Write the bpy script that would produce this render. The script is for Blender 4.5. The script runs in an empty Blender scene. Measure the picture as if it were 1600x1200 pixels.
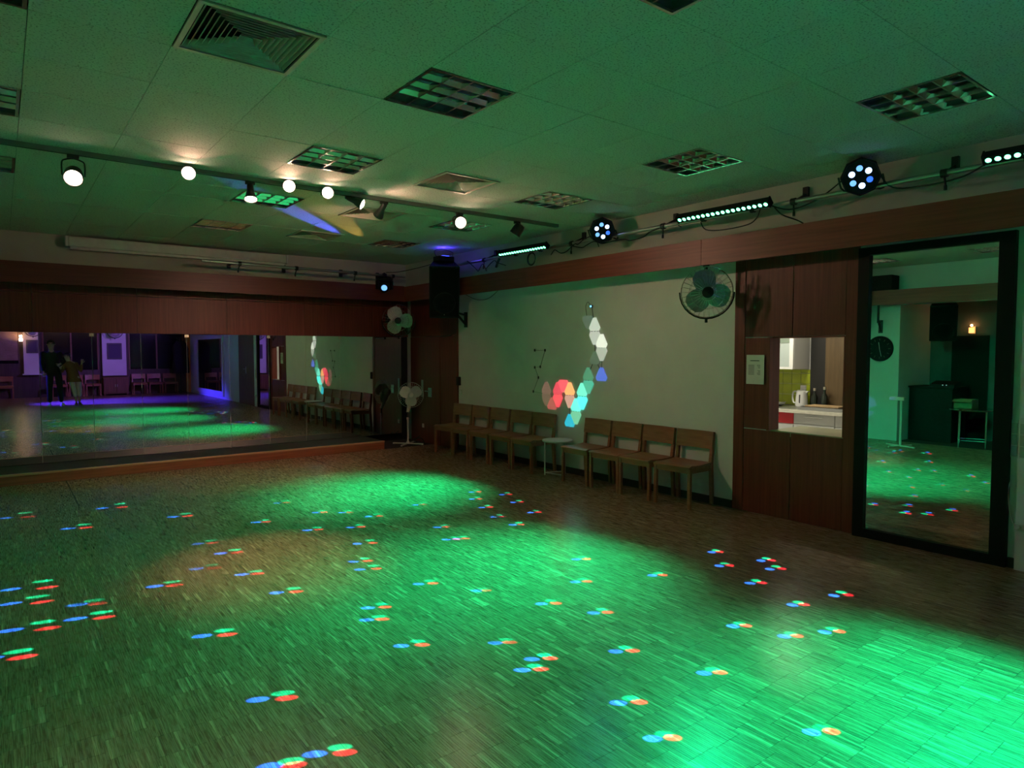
import bpy, bmesh, math, random
from mathutils import Vector, Matrix
random.seed(7)
PI = math.pi
SC = bpy.context.scene
COL = SC.collection
# ------------------------------------------------------------------ camera
F_PX = 1038.0
def _n(v):
    v = Vector(v); v.normalize(); return v
cam_y = _n((-800, -51, F_PX))
cam_x = Vector((1350, -52.5, F_PX)); cam_x = _n(cam_x - cam_x.dot(cam_y) * cam_y)
cam_z = cam_x.cross(cam_y)
def c2w(v):
    v = Vector(v); return Vector((cam_x.dot(v), cam_y.dot(v), cam_z.dot(v)))
CAM_LOC = Vector((0, 0, 1.62))
cd = bpy.data.cameras.new('camera'); co = bpy.data.objects.new('camera', cd); COL.objects.link(co)
cd.sensor_width = 36; cd.sensor_fit = 'HORIZONTAL'; cd.lens = F_PX / 1600 * 36; cd.clip_start = .05
r_, u_, b_ = c2w((1, 0, 0)), c2w((0, -1, 0)), c2w((0, 0, -1))
co.matrix_world = Matrix(((r_.x, u_.x, b_.x, 0), (r_.y, u_.y, b_.y, 0), (r_.z, u_.z, b_.z, CAM_LOC.z), (0, 0, 0, 1)))
SC.camera = co
def floor_pt(u, v, z=0.0):
    d = c2w(((u - 800) / F_PX, (v - 600) / F_PX, 1)); return CAM_LOC + d * ((z - CAM_LOC.z) / d.z)
def to_px(p):
    d = Vector(p) - CAM_LOC
    x = d.dot(r_); y = -d.dot(u_); z = -d.dot(b_)
    return (800 + F_PX * x / z, 600 + F_PX * y / z, z)
# ------------------------------------------------------------------ world, exposure
w = bpy.data.worlds.new('world'); SC.world = w; w.use_nodes = True
w.node_tree.nodes['Background'].inputs[0].default_value = (0.010, 0.010, 0.014, 1)
w.node_tree.nodes['Background'].inputs[1].default_value = 0.5
SC.view_settings.view_transform = 'Standard'; SC.view_settings.look = 'None'
SC.view_settings.exposure = 0.0; SC.view_settings.gamma = 1.0; SC.view_settings.use_curve_mapping = False
# light levels (lamps themselves are built with their fixtures)
P_GREEN, P_SPOT, P_DOT, P_BLUE, P_PURPLE, P_KITCHEN = 3150.0, 9.5, 17000.0, 12.0, 1500.0, 34.0
COL_GREEN = (0.0, 1.0, 0.41); COL_WARM = (1.0, 0.53, 0.37); COL_BLUE = (0.10, 0.16, 1.0)
SC.cycles.max_bounces = 8; SC.cycles.diffuse_bounces = 4; SC.cycles.glossy_bounces = 5; SC.cycles.adaptive_threshold = .1; SC.cycles.adaptive_min_samples = 24
SC.cycles.sample_clamp_indirect = 4.0; SC.cycles.blur_glossy = 0.5
SC.cycles.caustics_reflective = False; SC.cycles.caustics_refractive = False

XW, XP, XF = 5.95, 5.937, 5.63          # white wall, wood panels, fascia board (right side)
YM, YB, H, XL, YR = 10.725, 10.93, 3.195, -1.2, -7.2
# ------------------------------------------------------------------ materials
MATS = {}
def mat(name, col=(.5, .5, .5), rough=.5, metal=0., emit=None, estr=1., spec=.5, coat=0., alpha=None, trans=0.):
    if name in MATS: return MATS[name]
    m = bpy.data.materials.new(name); m.use_nodes = True
    b = m.node_tree.nodes['Principled BSDF']
    b.inputs['Base Color'].default_value = (*col, 1); b.inputs['Roughness'].default_value = rough
    b.inputs['Metallic'].default_value = metal; b.inputs['Specular IOR Level'].default_value = spec
    b.inputs['Coat Weight'].default_value = coat; b.inputs['Coat Roughness'].default_value = .12
    b.inputs['Transmission Weight'].default_value = trans
    if emit:
        b.inputs['Emission Color'].default_value = (*emit, 1); b.inputs['Emission Strength'].default_value = estr
    MATS[name] = m
    return m
def nodes(m):
    return m.node_tree.nodes, m.node_tree.links, m.node_tree.nodes['Principled BSDF']
def noise_col(m, c1, c2, scale=(8, 8, 8), detail=4, lo=.35, hi=.65, bump=0., coord='Object', dist=.0, bdist=.002):
    n, l, b = nodes(m)
    tc = n.new('ShaderNodeTexCoord'); mp = n.new('ShaderNodeMapping'); mp.inputs['Scale'].default_value = scale
    nz = n.new('ShaderNodeTexNoise'); nz.inputs['Scale'].default_value = 1; nz.inputs['Detail'].default_value = detail
    nz.inputs['Distortion'].default_value = dist
    rp = n.new('ShaderNodeValToRGB'); rp.color_ramp.elements[0].position = lo; rp.color_ramp.elements[1].position = hi
    rp.color_ramp.elements[0].color = (*c1, 1); rp.color_ramp.elements[1].color = (*c2, 1)
    l.new(tc.outputs[coord], mp.inputs['Vector']); l.new(mp.outputs['Vector'], nz.inputs['Vector'])
    l.new(nz.outputs['Fac'], rp.inputs['Fac']); l.new(rp.outputs['Color'], b.inputs['Base Color'])
    if bump:
        bp = n.new('ShaderNodeBump'); bp.inputs['Strength'].default_value = bump; bp.inputs['Distance'].default_value = bdist
        l.new(nz.outputs['Fac'], bp.inputs['Height']); l.new(bp.outputs['Normal'], b.inputs['Normal'])
    return m
M_panel = noise_col(mat('dark_wood_veneer', rough=.42, spec=.4), (.118, .0175, .0105), (.195, .034, .0205), (55, 55, 1.6), 5, .3, .7)
M_fascia = noise_col(mat('reddish_wood_board', rough=.4, spec=.4), (.19, .036, .021), (.29, .060, .036), (45, 1.5, 45), 5, .3, .7)
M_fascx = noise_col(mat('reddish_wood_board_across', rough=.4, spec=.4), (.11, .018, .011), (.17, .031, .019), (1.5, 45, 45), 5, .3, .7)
M_chair = noise_col(mat('beech_chair_wood', rough=.36, spec=.5), (.25, .098, .048), (.36, .15, .075), (30, 4, 30), 4, .3, .7)
M_brown = noise_col(mat('brown_door_wood', rough=.5), (.12, .055, .022), (.2, .095, .04), (40, 40, 2), 4)
M_orange = noise_col(mat('orange_lit_wood', rough=.5), (.70, .27, .05), (.85, .34, .07), (40, 40, 2), 4)  # orange light falling on the rear post is put into this wood colour
M_white = noise_col(mat('white_wall_paint', rough=.75), (.68, .68, .66), (.74, .74, .72), (3, 3, 3), 5, .3, .7, .06, bdist=.001)
M_upper = noise_col(mat('offwhite_upper_paint', rough=.8), (.56, .53, .47), (.62, .59, .53), (3, 3, 3), 4, .3, .7)
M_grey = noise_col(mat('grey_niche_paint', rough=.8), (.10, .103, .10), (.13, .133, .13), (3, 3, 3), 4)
M_darkwall = noise_col(mat('dark_rear_panelling', rough=.6), (.055, .035, .03), (.085, .055, .045), (30, 30, 1.5), 4)
M_tile = noise_col(mat('mineral_fibre_tile', rough=.92, spec=.2), (.36, .36, .33), (.70, .70, .65), (85, 85, 85), 3, .36, .45, .25, bdist=.002)
M_void = mat('dark_joint', (.03, .03, .03), .9)
M_black = noise_col(mat('black_plastic', rough=.6, spec=.18), (.008, .008, .009), (.014, .014, .016), (20, 20, 20))
M_blackm = mat('black_satin_metal', (.012, .012, .012), .38, .0)
M_frame = mat('black_mirror_frame', (.005, .005, .005), .5, spec=.2)
M_stage = noise_col(mat('black_stage_top', rough=.55), (.008, .007, .006), (.02, .016, .014), (6, 40, 6))
M_cable = mat('black_cable_rubber', (.012, .012, .012), .55)
M_chrome = mat('chrome', (.75, .75, .76), .12, 1.)
M_steel = mat('galvanised_steel', (.5, .5, .5), .3, 1.)
M_alu = noise_col(mat('satin_aluminium', rough=.16, metal=1.), (.72, .72, .70), (.80, .80, .78), (6, 6, 6))
M_track = noise_col(mat('grey_track_paint', rough=.5), (.20, .19, .17), (.25, .24, .22), (4, 4, 4))
M_vent = noise_col(mat('cream_vent_paint', rough=.5), (.50, .45, .36), (.58, .53, .44), (10, 10, 10))
M_spotw = mat('dark_bronze_lamp_paint', (.035, .024, .02), .4)
M_wplast = noise_col(mat('white_fan_plastic', rough=.4), (.60, .58, .54), (.68, .66, .62), (10, 10, 10))
M_wwhite = mat('white_enamel', (.7, .7, .68), .35)
M_paper = mat('white_paper', (.75, .73, .68), .8)
M_ink = mat('printed_ink', (.06, .06, .06), .8)
M_bulb = mat('lit_halogen_face', (.9, .8, .7), .3, emit=(1., .74, .52), estr=30.)
M_bulboff = mat('unlit_lamp_glass', (.35, .35, .35), .1, .8)
M_ledg = mat('lit_green_led', (.6, 1, .8), .3, emit=(.12, 1., .40), estr=8.)
M_ledw = mat('lit_white_blue_led', (.6, .7, 1), .3, emit=(.38, .56, 1.), estr=5.5)
M_ledb = mat('lit_blue_led', (.1, .2, 1), .3, emit=(.03, .14, 1.), estr=1.6)
M_ledm = mat('lit_pale_blue_led', (.3, .5, 1), .3, emit=(.16, .42, 1.), estr=1.5)
M_kgreen = noise_col(mat('lime_glazed_tile', rough=.25), (.36, .44, .012), (.44, .52, .02), (9, 9, 9))
M_grout = mat('pale_grout', (.62, .66, .34), .8)
M_red = mat('red_lacquer', (.50, .012, .018), .3)
M_grey2 = mat('pale_grey_laminate', (.55, .56, .54), .4)
M_top = noise_col(mat('cream_worktop', rough=.4), (.62, .60, .50), (.72, .70, .6), (20, 20, 20))
M_ledge = noise_col(mat('olive_sill_laminate', rough=.35), (.34, .34, .20), (.42, .41, .26), (3, 3, 3))
M_glass = mat('frosted_cabinet_glass', (.38, .44, .42), .35, spec=.5)
M_glass2 = mat('dim_cabinet_glass', (.20, .25, .20), .3)
M_bottle = mat('dark_bottle_glass', (.012, .02, .012), .08)
M_mirror = mat('mirror_silver', (.74, .76, .74), .004, 1.)
M_clip = mat('mirror_clip_metal', (.55, .5, .42), .35, 1.)
M_skin = noise_col(mat('skin', rough=.55), (.42, .25, .18), (.48, .29, .21), (30, 30, 30))
M_cloth = noise_col(mat('black_cloth', rough=.9), (.010, .010, .011), (.02, .02, .022), (60, 60, 60))
M_rust = noise_col(mat('rust_brown_knit', rough=.9), (.16, .062, .022), (.22, .09, .032), (60, 60, 60))
M_white_tr = noise_col(mat('pale_trouser_cloth', rough=.9), (.52, .47, .43), (.6, .55, .5), (60, 60, 60))
M_hair = mat('dark_hair', (.015, .010, .008), .5)
M_shoe = mat('white_leather', (.6, .6, .58), .5)
M_blind = noise_col(mat('cream_blind_slat', rough=.6), (.5, .38, .28), (.58, .45, .34), (5, 5, 5))
M_carton = noise_col(mat('cardboard', rough=.85), (.26, .17, .09), (.32, .22, .12), (15, 15, 15))

def parquet_ramp(n):
    rp = n.new('ShaderNodeValToRGB'); e = rp.color_ramp.elements
    e[0].position = 0; e[0].color = (.16, .10, .056, 1); e[1].position = 1; e[1].color = (.55, .40, .26, 1)
    for p, c in ((.16, (.235, .152, .087)), (.55, (.275, .18, .104)), (.86, (.33, .22, .13))):
        x = e.new(p); x.color = (*c, 1)
    return rp
def parquet(name, mode):
    m = mat(name, rough=.36, spec=.5); n, l, b = nodes(m)
    rp = parquet_ramp(n)
    if mode == 'attr':
        a = n.new('ShaderNodeAttribute'); a.attribute_name = 'tone'; l.new(a.outputs['Fac'], rp.inputs['Fac'])
    elif mode == 'object':
        a = n.new('ShaderNodeObjectInfo'); l.new(a.outputs['Random'], rp.inputs['Fac'])
    else:
        tc = n.new('ShaderNodeTexCoord'); mp = n.new('ShaderNodeMapping'); mp.inputs['Scale'].default_value = (1 / .0118, 1 / .165, 1)
        fl = n.new('ShaderNodeVectorMath'); fl.operation = 'FLOOR'; wn = n.new('ShaderNodeTexWhiteNoise'); wn.noise_dimensions = '3D'
        l.new(tc.outputs['Object'], mp.inputs['Vector']); l.new(mp.outputs['Vector'], fl.inputs[0])
        l.new(fl.outputs[0], wn.inputs['Vector']); l.new(wn.outputs['Value'], rp.inputs['Fac'])
    tc2 = n.new('ShaderNodeTexCoord'); mp2 = n.new('ShaderNodeMapping'); mp2.inputs['Scale'].default_value = (220, 9, 9)
    nz = n.new('ShaderNodeTexNoise'); nz.inputs['Scale'].default_value = 1; nz.inputs['Detail'].default_value = 3
    geo = n.new('ShaderNodeNewGeometry')
    l.new(geo.outputs['Position'], mp2.inputs['Vector']); l.new(mp2.outputs['Vector'], nz.inputs['Vector'])
    mx = n.new('ShaderNodeMix'); mx.data_type = 'RGBA'; mx.blend_type = 'MULTIPLY'; mx.inputs[0].default_value = .5
    gr = n.new('ShaderNodeValToRGB'); gr.color_ramp.elements[0].color = (.45, .42, .4, 1); gr.color_ramp.elements[0].position = .3
    gr.color_ramp.elements[1].color = (1.25, 1.25, 1.25, 1); gr.color_ramp.elements[1].position = .7
    l.new(nz.outputs['Fac'], gr.inputs['Fac']); l.new(rp.outputs['Color'], mx.inputs[6]); l.new(gr.outputs['Color'], mx.inputs[7])
    l.new(mx.outputs[2], b.inputs['Base Color'])
    bp = n.new('ShaderNodeBump'); bp.inputs['Strength'].default_value = .10; bp.inputs['Distance'].default_value = .0008
    l.new(nz.outputs['Fac'], bp.inputs['Height']); l.new(bp.outputs['Normal'], b.inputs['Normal'])
    mr = n.new('ShaderNodeMapRange'); mr.inputs[3].default_value = .21; mr.inputs[4].default_value = .34
    l.new(nz.outputs['Fac'], mr.inputs[0]); l.new(mr.outputs[0], b.inputs['Roughness'])
    return m
M_parq, M_parq1, M_parq2 = parquet('parquet_oak', 'attr'), parquet('parquet_oak_single', 'object'), parquet('parquet_oak_far', 'grid')
# ------------------------------------------------------------------ mesh helpers
def frame(d, up=(0, 0, 1)):
    """rotation whose local -Z looks along d, local Y near up"""
    z = -_n(d); x = Vector(up).cross(z)
    if x.length < 1e-4: x = Vector((1, 0, 0))
    x.normalize(); y = z.cross(x)
    return Matrix(((x.x, y.x, z.x, 0), (x.y, y.y, z.y, 0), (x.z, y.z, z.z, 0), (0, 0, 0, 1)))
def T(x, y, z): return Matrix.Translation((x, y, z))
class MB:
    def __init__(s, T=None): s.v, s.f, s.T = [], [], T or Matrix()
    def add(s, vs, fs):
        b = len(s.v); s.v += [tuple(s.T @ Vector(p)) for p in vs]; s.f += [tuple(b + i for i in f) for f in fs]; return s
    def box(s, x0, x1, y0, y1, z0, z1):
        return s.add([(x, y, z) for z in (z0, z1) for y in (y0, y1) for x in (x0, x1)],
                     [(0, 2, 3, 1), (4, 5, 7, 6), (0, 1, 5, 4), (2, 6, 7, 3), (0, 4, 6, 2), (1, 3, 7, 5)])
    def cbox(s, c, d): return s.box(c[0]-d[0]/2, c[0]+d[0]/2, c[1]-d[1]/2, c[1]+d[1]/2, c[2]-d[2]/2, c[2]+d[2]/2)
    def quad(s, a, b, c, d): return s.add([a, b, c, d], [(0, 1, 2, 3)])
    def lathe(s, prof, n=20, base=(0, 0, 0)):
        """profile [(r, z)] about local Z"""
        vs, fs = [], []
        for r, z in prof:
            for k in range(n):
                a = 2 * PI * k / n; vs.append((base[0] + r * math.cos(a), base[1] + r * math.sin(a), base[2] + z))
        for i in range(len(prof) - 1):
            for k in range(n):
                a, b = i * n + k, i * n + (k + 1) % n; fs.append((a, b, b + n, a + n))
        if prof[0][0] > 1e-6: fs.append(tuple(reversed(range(n))))
        if prof[-1][0] > 1e-6: fs.append(tuple(range((len(prof) - 1) * n, len(prof) * n)))
        return s.add(vs, fs)
    def cyl(s, p0, p1, r0, r1=None, n=12):
        r1 = r0 if r1 is None else r1
        p0, p1 = Vector(p0), Vector(p1); d = p1 - p0; z = _n(d)
        x = z.orthogonal().normalized(); y = z.cross(x)
        vs = [p + x * (r * math.cos(2*PI*k/n)) + y * (r * math.sin(2*PI*k/n)) for p, r in ((p0, r0), (p1, r1)) for k in range(n)]
        fs = [(k, (k+1) % n, n + (k+1) % n, n + k) for k in range(n)] + [tuple(reversed(range(n))), tuple(range(n, 2*n))]
        return s.add(vs, fs)
    def tube(s, pts, r, n=6, closed=False):
        pts = [Vector(p) for p in pts]; N = len(pts); vs, fs = [], []; px = None
        for i, p in enumerate(pts):
            a = pts[i-1] if (i or closed) else p; b = pts[(i+1) % N] if (i < N-1 or closed) else p
            z = _n(b - a)
            x = z.orthogonal() if px is None else px - z * px.dot(z)
            x.normalize(); px = x; y = z.cross(x)
            vs += [p + x * (r * math.cos(2*PI*k/n)) + y * (r * math.sin(2*PI*k/n)) for k in range(n)]
        for i in range(N if closed else N - 1):
            j = (i + 1) % N
            for k in range(n): fs.append((i*n + k, i*n + (k+1) % n, j*n + (k+1) % n, j*n + k))
        if not closed: fs += [tuple(reversed(range(n))), tuple(range((N-1)*n, N*n))]
        return s.add(vs, fs)
    def ring(s, R, r, z=0, n=40, m=6, ax=Matrix()):
        return s.tube([ax @ Vector((R*math.cos(2*PI*k/n), R*math.sin(2*PI*k/n), z)) for k in range(n)], r, m, True)
    def prism(s, poly, d0, d1, put):
        """poly list of 2D points, extruded d0..d1, put(u, v, d) -> xyz"""
        n = len(poly); vs = [put(u, v, d0) for u, v in poly] + [put(u, v, d1) for u, v in poly]
        return s.add(vs, [tuple(reversed(range(n))), tuple(range(n, 2*n))] + [(k, (k+1) % n, n + (k+1) % n, n + k) for k in range(n)])
    def mesh(s, name, m, smooth=False):
        me = bpy.data.meshes.new(name); me.from_pydata(s.v, [], s.f); me.materials.append(m)
        bm = bmesh.new(); bm.from_mesh(me); bmesh.ops.recalc_face_normals(bm, faces=bm.faces); bm.to_mesh(me); bm.free()
        if smooth:
            me.polygons.foreach_set('use_smooth', [True] * len(me.polygons))
            try: me.set_sharp_from_angle(angle=math.radians(40))
            except Exception: pass
        me.update(); return me
    def build(s, name, m, parent=None, smooth=False, bevel=0., loc=None):
        o = bpy.data.objects.new(name, s.mesh(name, m, smooth)); COL.objects.link(o)
        if loc: o.location = loc
        if parent: o.parent = parent
        if bevel:
            b = o.modifiers.new('bevel', 'BEVEL'); b.width = bevel; b.segments = 2; b.limit_method = 'ANGLE'
        return o
def tag(o, label, cat, group=None):
    o['label'] = label; o['category'] = cat
    if group: o['group'] = group
    return o
def thing(name, label, cat, loc=(0, 0, 0), rz=0, group=None):
    o = bpy.data.objects.new(name, None); COL.objects.link(o); o.empty_display_size = .1
    o.location = loc; o.rotation_euler = (0, 0, rz); return tag(o, label, cat, group)
def struct(name, mb, m, label=None, parent=None, **k):
    o = mb.build(name, m, parent, **k); o['kind'] = 'structure'
    if label: o['label'] = label
    return o
def copy_tree(o, parent=None):
    c = o.copy(); COL.objects.link(c); c.parent = parent
    for ch in list(o.children): copy_tree(ch, c)
    return c
def part(name, mesh, parent, loc=(0, 0, 0), rot=None, m4=None):
    o = bpy.data.objects.new(name, mesh); COL.objects.link(o); o.parent = parent
    if m4 is not None: o.matrix_local = m4
    else:
        o.location = loc
        if rot: o.rotation_euler = rot
    return o
def spot(parent, loc, target, power, col, size, blend=1., radius=.03, name='lamp_light'):
    """spot light; loc and target in the parent's local (unrotated) space"""
    d = bpy.data.lights.new(name, 'SPOT'); d.energy = power; d.color = col; d.spot_size = math.radians(size)
    d.spot_blend = blend; d.shadow_soft_size = radius
    o = bpy.data.objects.new(name, d); COL.objects.link(o); o.parent = parent
    o.matrix_local = T(*loc) @ frame(Vector(target) - Vector(loc)); return o
def point(parent, loc, power, col, radius=.03, name='lamp_light'):
    d = bpy.data.lights.new(name, 'POINT'); d.energy = power; d.color = col; d.shadow_soft_size = radius
    o = bpy.data.objects.new(name, d); COL.objects.link(o); o.parent = parent; o.location = loc; return o
def sag(a, b, drop, n=8, wob=0.):
    a, b = Vector(a), Vector(b); out = []
    for i in range(n + 1):
        t = i / n; p = a.lerp(b, t); p.z -= drop * 4 * t * (1 - t)
        if wob and 0 < i < n: p += Vector((random.uniform(-wob, wob), random.uniform(-wob, wob), random.uniform(-wob, wob)))
        out.append(p)
    return out
def smooth_path(pts, k=4):
    pts = [Vector(p) for p in pts]; out = []
    for i in range(len(pts) - 1):
        p0, p1, p2, p3 = pts[max(i-1, 0)], pts[i], pts[i+1], pts[min(i+2, len(pts)-1)]
        for j in range(k):
            t = j / k
            out.append(.5 * ((2*p1) + (-p0 + p2)*t + (2*p0 - 5*p1 + 4*p2 - p3)*t*t + (-p0 + 3*p1 - 3*p2 + p3)*t**3))
    return out + [pts[-1]]
# ================================================================== STRUCTURE
# ---- floor: sub floor, parquet strips in front of the camera as pieces, the far side behind it as material
floor = struct('floor', MB().box(-2.7, 6.07, YR, YB, -.06, -.004), M_void, 'brown strip parquet floor lit by green and coloured light')
rear = MB().box(-2.7, XW, YR, .6, -.02, 0).build('parquet_surface', M_parq2, floor)
SW, SL, Y0, Y1 = .0118, .165, .6, 9.955
cells = []
ncol = int((XW - XL) / SW) + 1
for i in range(ncol):
    if i % 14 == 0: off = random.random() * SL
    o = off
    x0 = XL + i * SW; x1 = min(x0 + SW - .0006, XW)
    y = Y0 - (o % SL)
    while y < Y1:
        a, b = max(y, Y0), min(y + SL - .0012, Y1)
        if b - a > .004 and x1 > x0: cells.append((x0, x1, a, b))
        y += SL
def key(c):
    u, v, z = to_px(((c[0] + c[1]) / 2, (c[2] + c[3]) / 2, 0))
    return z if (z > 0 and 8 < u < 1592 and 600 < v < 1190) else 1e9
near = sorted((c for c in cells if abs(c[1]-c[0]-SW+.0006) < 1e-6 and abs(c[3]-c[2]-SL+.0012) < 1e-6), key=key)[:300]
nearset = set(near)
vs, fs, tone = [], [], []
for c in cells:
    if c in nearset: continue
    x0, x1, a, b = c; z = random.uniform(-.0004, .0002); k = len(vs)
    vs += [(x0, a, -.006), (x1, a, -.006), (x1, b, -.006), (x0, b, -.006), (x0, a, z), (x1, a, z), (x1, b, z), (x0, b, z)]
    fs += [(k+4, k+5, k+6, k+7), (k, k+1, k+5, k+4), (k+1, k+2, k+6, k+5), (k+2, k+3, k+7, k+6), (k+3, k, k+4, k+7)]
    tone += [random.random()] * 5
me = bpy.data.meshes.new('parquet_strips'); me.from_pydata(vs, [], fs); me.materials.append(M_parq)
at = me.attributes.new('tone', 'FLOAT', 'FACE'); at.data.foreach_set('value', tone)
po = bpy.data.objects.new('parquet_strips', me); COL.objects.link(po); po.parent = floor; po['kind'] = 'stuff'
strip_me = MB().box(0, SW - .0006, 0, SL - .0012, -.006, 0).mesh('parquet_strip', M_parq1)
for c in near:
    part('parquet_strip', strip_me, floor, (c[0], c[2], random.uniform(-.0004, .0002)))
seam = MB().box(4.325, 4.337, 8.0, 9.95, .0003, .0012).build('floor_line', M_void, floor)
line2 = MB().box(.60, .612, 8.2, 9.95, .0003, .0012).build('floor_line', M_void, floor)  # thin dark line laid on the parquet, left part
line3 = MB().box(3.66, 3.672, 8.3, 9.95, .0003, .0012).build('floor_line', M_void, floor)  # another thin dark line laid on the parquet
# ---- ceiling: slab, tiles as pieces, cells left open where fixtures sit
PX, PY, GX, GY = .6, .5915, .15, 1.49
ceiling = struct('ceiling', MB().box(-2.7, 6.07, YR, YB, H + .16, H + .22), M_void, 'suspended ceiling of square mineral fibre tiles')
LUM = [(c, r) for r in (0, 3, 6, 9, 12) for c in (3, 7)] + [(-1, 3), (-1, 6), (-1, 9)]
DIF = [(1, 3), (5, 6), (5, 9), (5, 12)]
skip = set(LUM) | set(DIF)
tile_me = MB().box(.0014, PX - .0014, .0014, PY - .0014, 0, .018).mesh('ceiling_tile', M_tile)
far = MB()
for c in range(-5, 10):
    for r in range(-15, 16):
        x0, x1 = GX + c * PX, GX + (c + 1) * PX; y0, y1 = GY + r * PY, GY + (r + 1) * PY
        if (c, r) in skip or x0 < -2.8: continue
        whole = x1 <= XW + .001 and y1 <= YB and y0 >= YR
        dz = random.uniform(0, .0015)
        if r >= -1 and c >= -2 and whole:
            part('ceiling_tile', tile_me, ceiling, (x0, y0, H + dz))
        else:
            a, b, e, f = max(x0, -2.65), min(x1, XW), max(y0, YR), min(y1, YB)
            if b - a > .02 and f - e > .02:
                if r >= -1 and c >= -2: MB().box(a + .0014, b - .0014, e + .0014, f - .0014, H + dz, H + .018).build('ceiling_tile', M_tile, ceiling)
                else: far.box(a + .0014, b - .0014, e + .0014, f - .0014, H + dz, H + .018)
fo = far.build('ceiling_tiles', M_tile, ceiling); fo['kind'] = 'stuff'
# ---- right wall
wr = MB()
wr.box(XW, 6.07, YR, 1.40, 0, 2.80)                    # behind the camera
wr.box(XW, 6.07, 1.40, 2.72, 0, 2.80)
wr.box(XW, 6.07, 4.02, 9.16, 0, 2.80)                   # white stretch with chairs
wr.box(XW, 6.07, 9.16, YB, 0, 2.80)
wr.box(XW, 6.07, 2.72, 2.875, 0, 2.80).box(XW, 6.07, 3.58, 4.02, 0, 2.80)
wr.box(XW, 6.07, 2.875, 3.58, 0, .83).box(XW, 6.07, 2.875, 3.58, 1.75, 2.80)
wall_right = struct('wall_right', wr, M_white, 'white painted wall behind the wooden chairs')
struct('wall_right_upper', MB().box(XW - .002, 6.07, YR, YB, 2.80, H + .02), M_upper, 'off-white wall strip above the wooden fascia on the right')
def panel(y0, y1, z0, z1, t=.013, name='wood_panel', m=None):
    return MB().box(XP + .013 - t, XW + .001, y0 + .003, y1 - .003, z0 + .003, z1 - .003).build(name, m or M_panel, wall_right)
panel(3.875, 3.995, 0, 2.66)
panel(3.37, 3.872, 1.755, 2.66); panel(2.872, 3.368, 1.755, 2.66)
panel(3.37, 3.872, 0, .84); panel(2.872, 3.368, 0, .84)
panel(2.76, 2.87, 0, 2.66, .022)
panel(3.60, 3.872, .845, 1.75)
MB().box(5.90, 6.075, 3.575, 3.60, .845, 1.75).build('hatch_jamb', M_panel, wall_right)
MB().box(5.937, 6.075, 2.868, 2.882, .845, 1.75).build('hatch_jamb', M_panel, wall_right)
MB().box(5.937, 6.075, 2.882, 3.575, 1.742, 1.756).build('hatch_head', M_panel, wall_right)
MB().box(5.925, XW + .001, 9.165, 9.25, 0, 2.70).build('corner_post', M_panel, wall_right)
MB().box(5.93, XW + .001, 9.253, 9.70, 0, 1.87).build('wood_panel', M_panel, wall_right)
MB().box(5.93, XW + .001, 9.253, 10.72, 1.876, 2.70).build('wood_panel', M_panel, wall_right)
struct('baseboard_right', MB().box(5.93, XW + .001, 4.0, 9.16, 0, .08), mat('dark_skirting', (.03, .022, .016), .5), 'dark skirting under the white wall')
struct('baseboard_right_near', MB().box(5.93, XW + .001, 1.36, 1.625, 0, .075), MATS['dark_skirting'], 'dark skirting right of the framed mirror')
fas = struct('trim_1', MB().box(XF, XF + .022, -7.1, -7.05, 2.48, 2.74), M_fascia, 'reddish wooden fascia board running along the right wall')
for a, b in ((-7.05, -2.4), (-2.4, 1.0), (1.0, 4.185), (4.19, 7.0), (7.005, 10.42)):
    MB().box(XF, XF + .022, a, b, 2.48, 2.74).build('fascia_board', M_fascia, fas)
for y in (-5, -2, 1.2, 3.1, 5.2, 7.2, 9.2):
    MB().box(XF + .02, XW + .01, y - .015, y + .015, 2.60, 2.66).build('fascia_bracket', M_blackm, fas)
# wood door in the far right corner
d1 = struct('door_1', MB().box(5.922, XW + .001, 9.705, 10.715, 0, 1.87), M_panel, 'dark wooden door in the far right corner')
MB().cbox((5.915, 10.03, .90), (.012, .11, .16)).build('lock_plate', M_steel, d1, bevel=.003)
MB().cyl((5.91, 10.03, .92), (5.875, 10.03, .92), .009).cyl((5.878, 10.03, .92), (5.878, 10.14, .92), .009).build('door_handle', M_steel, d1, True)
MB().cbox((5.914, 10.29, .96), (.014, .06, .30)).build('push_plate', mat('worn_aluminium', (.4, .38, .35), .4, .6), d1, bevel=.003)
MB().cbox((5.915, 10.27, .30), (.02, .05, .07)).build('floor_catch', M_wplast, d1, bevel=.004)
# brown door behind the camera, right wall
d2 = struct('door_2', MB().box(5.92, XW + .001, -.30, 1.32, 0, 2.12), M_brown, 'brown wooden double door on the right wall, seen in the mirror wall')
MB().cbox((5.91, .50, 1.05), (.012, .05, .2)).build('lock_plate', M_steel, d2)
MB().cyl((5.91, .50, 1.08), (5.87, .50, 1.08), .01).cyl((5.872, .50, 1.08), (5.872, .38, 1.08), .01).build('door_handle', M_steel, d2, True)
# ---- back wall
wall_back = struct('wall_back', MB().box(-2.7, 6.07, YB, YB + .12, 0, H + .02), M_upper, 'off-white upper strip of the back wall')
bx = [XL, .35, 1.57, 2.79, 4.01, 5.23, 5.93]
for a, b in zip(bx[:-1], bx[1:]):
    MB().box(a + .002, b - .002, 10.83, YB + .001, 1.875, 2.40).build('wood_panel', M_panel, wall_back)
    MB().box(a + .002, b - .002, 10.83, YB + .001, 2.406, 2.72).build('wood_panel', M_panel, wall_back)
MB().box(XL, 5.93, 10.86, YB + .001, 0, 1.872).build('wood_backing', M_stage, wall_back)
tb = struct('trim_2', MB().box(XL, XF, 10.40, 10.422, 2.485, 2.75), M_fascx, 'wooden fascia board above the mirror wall')
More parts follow.
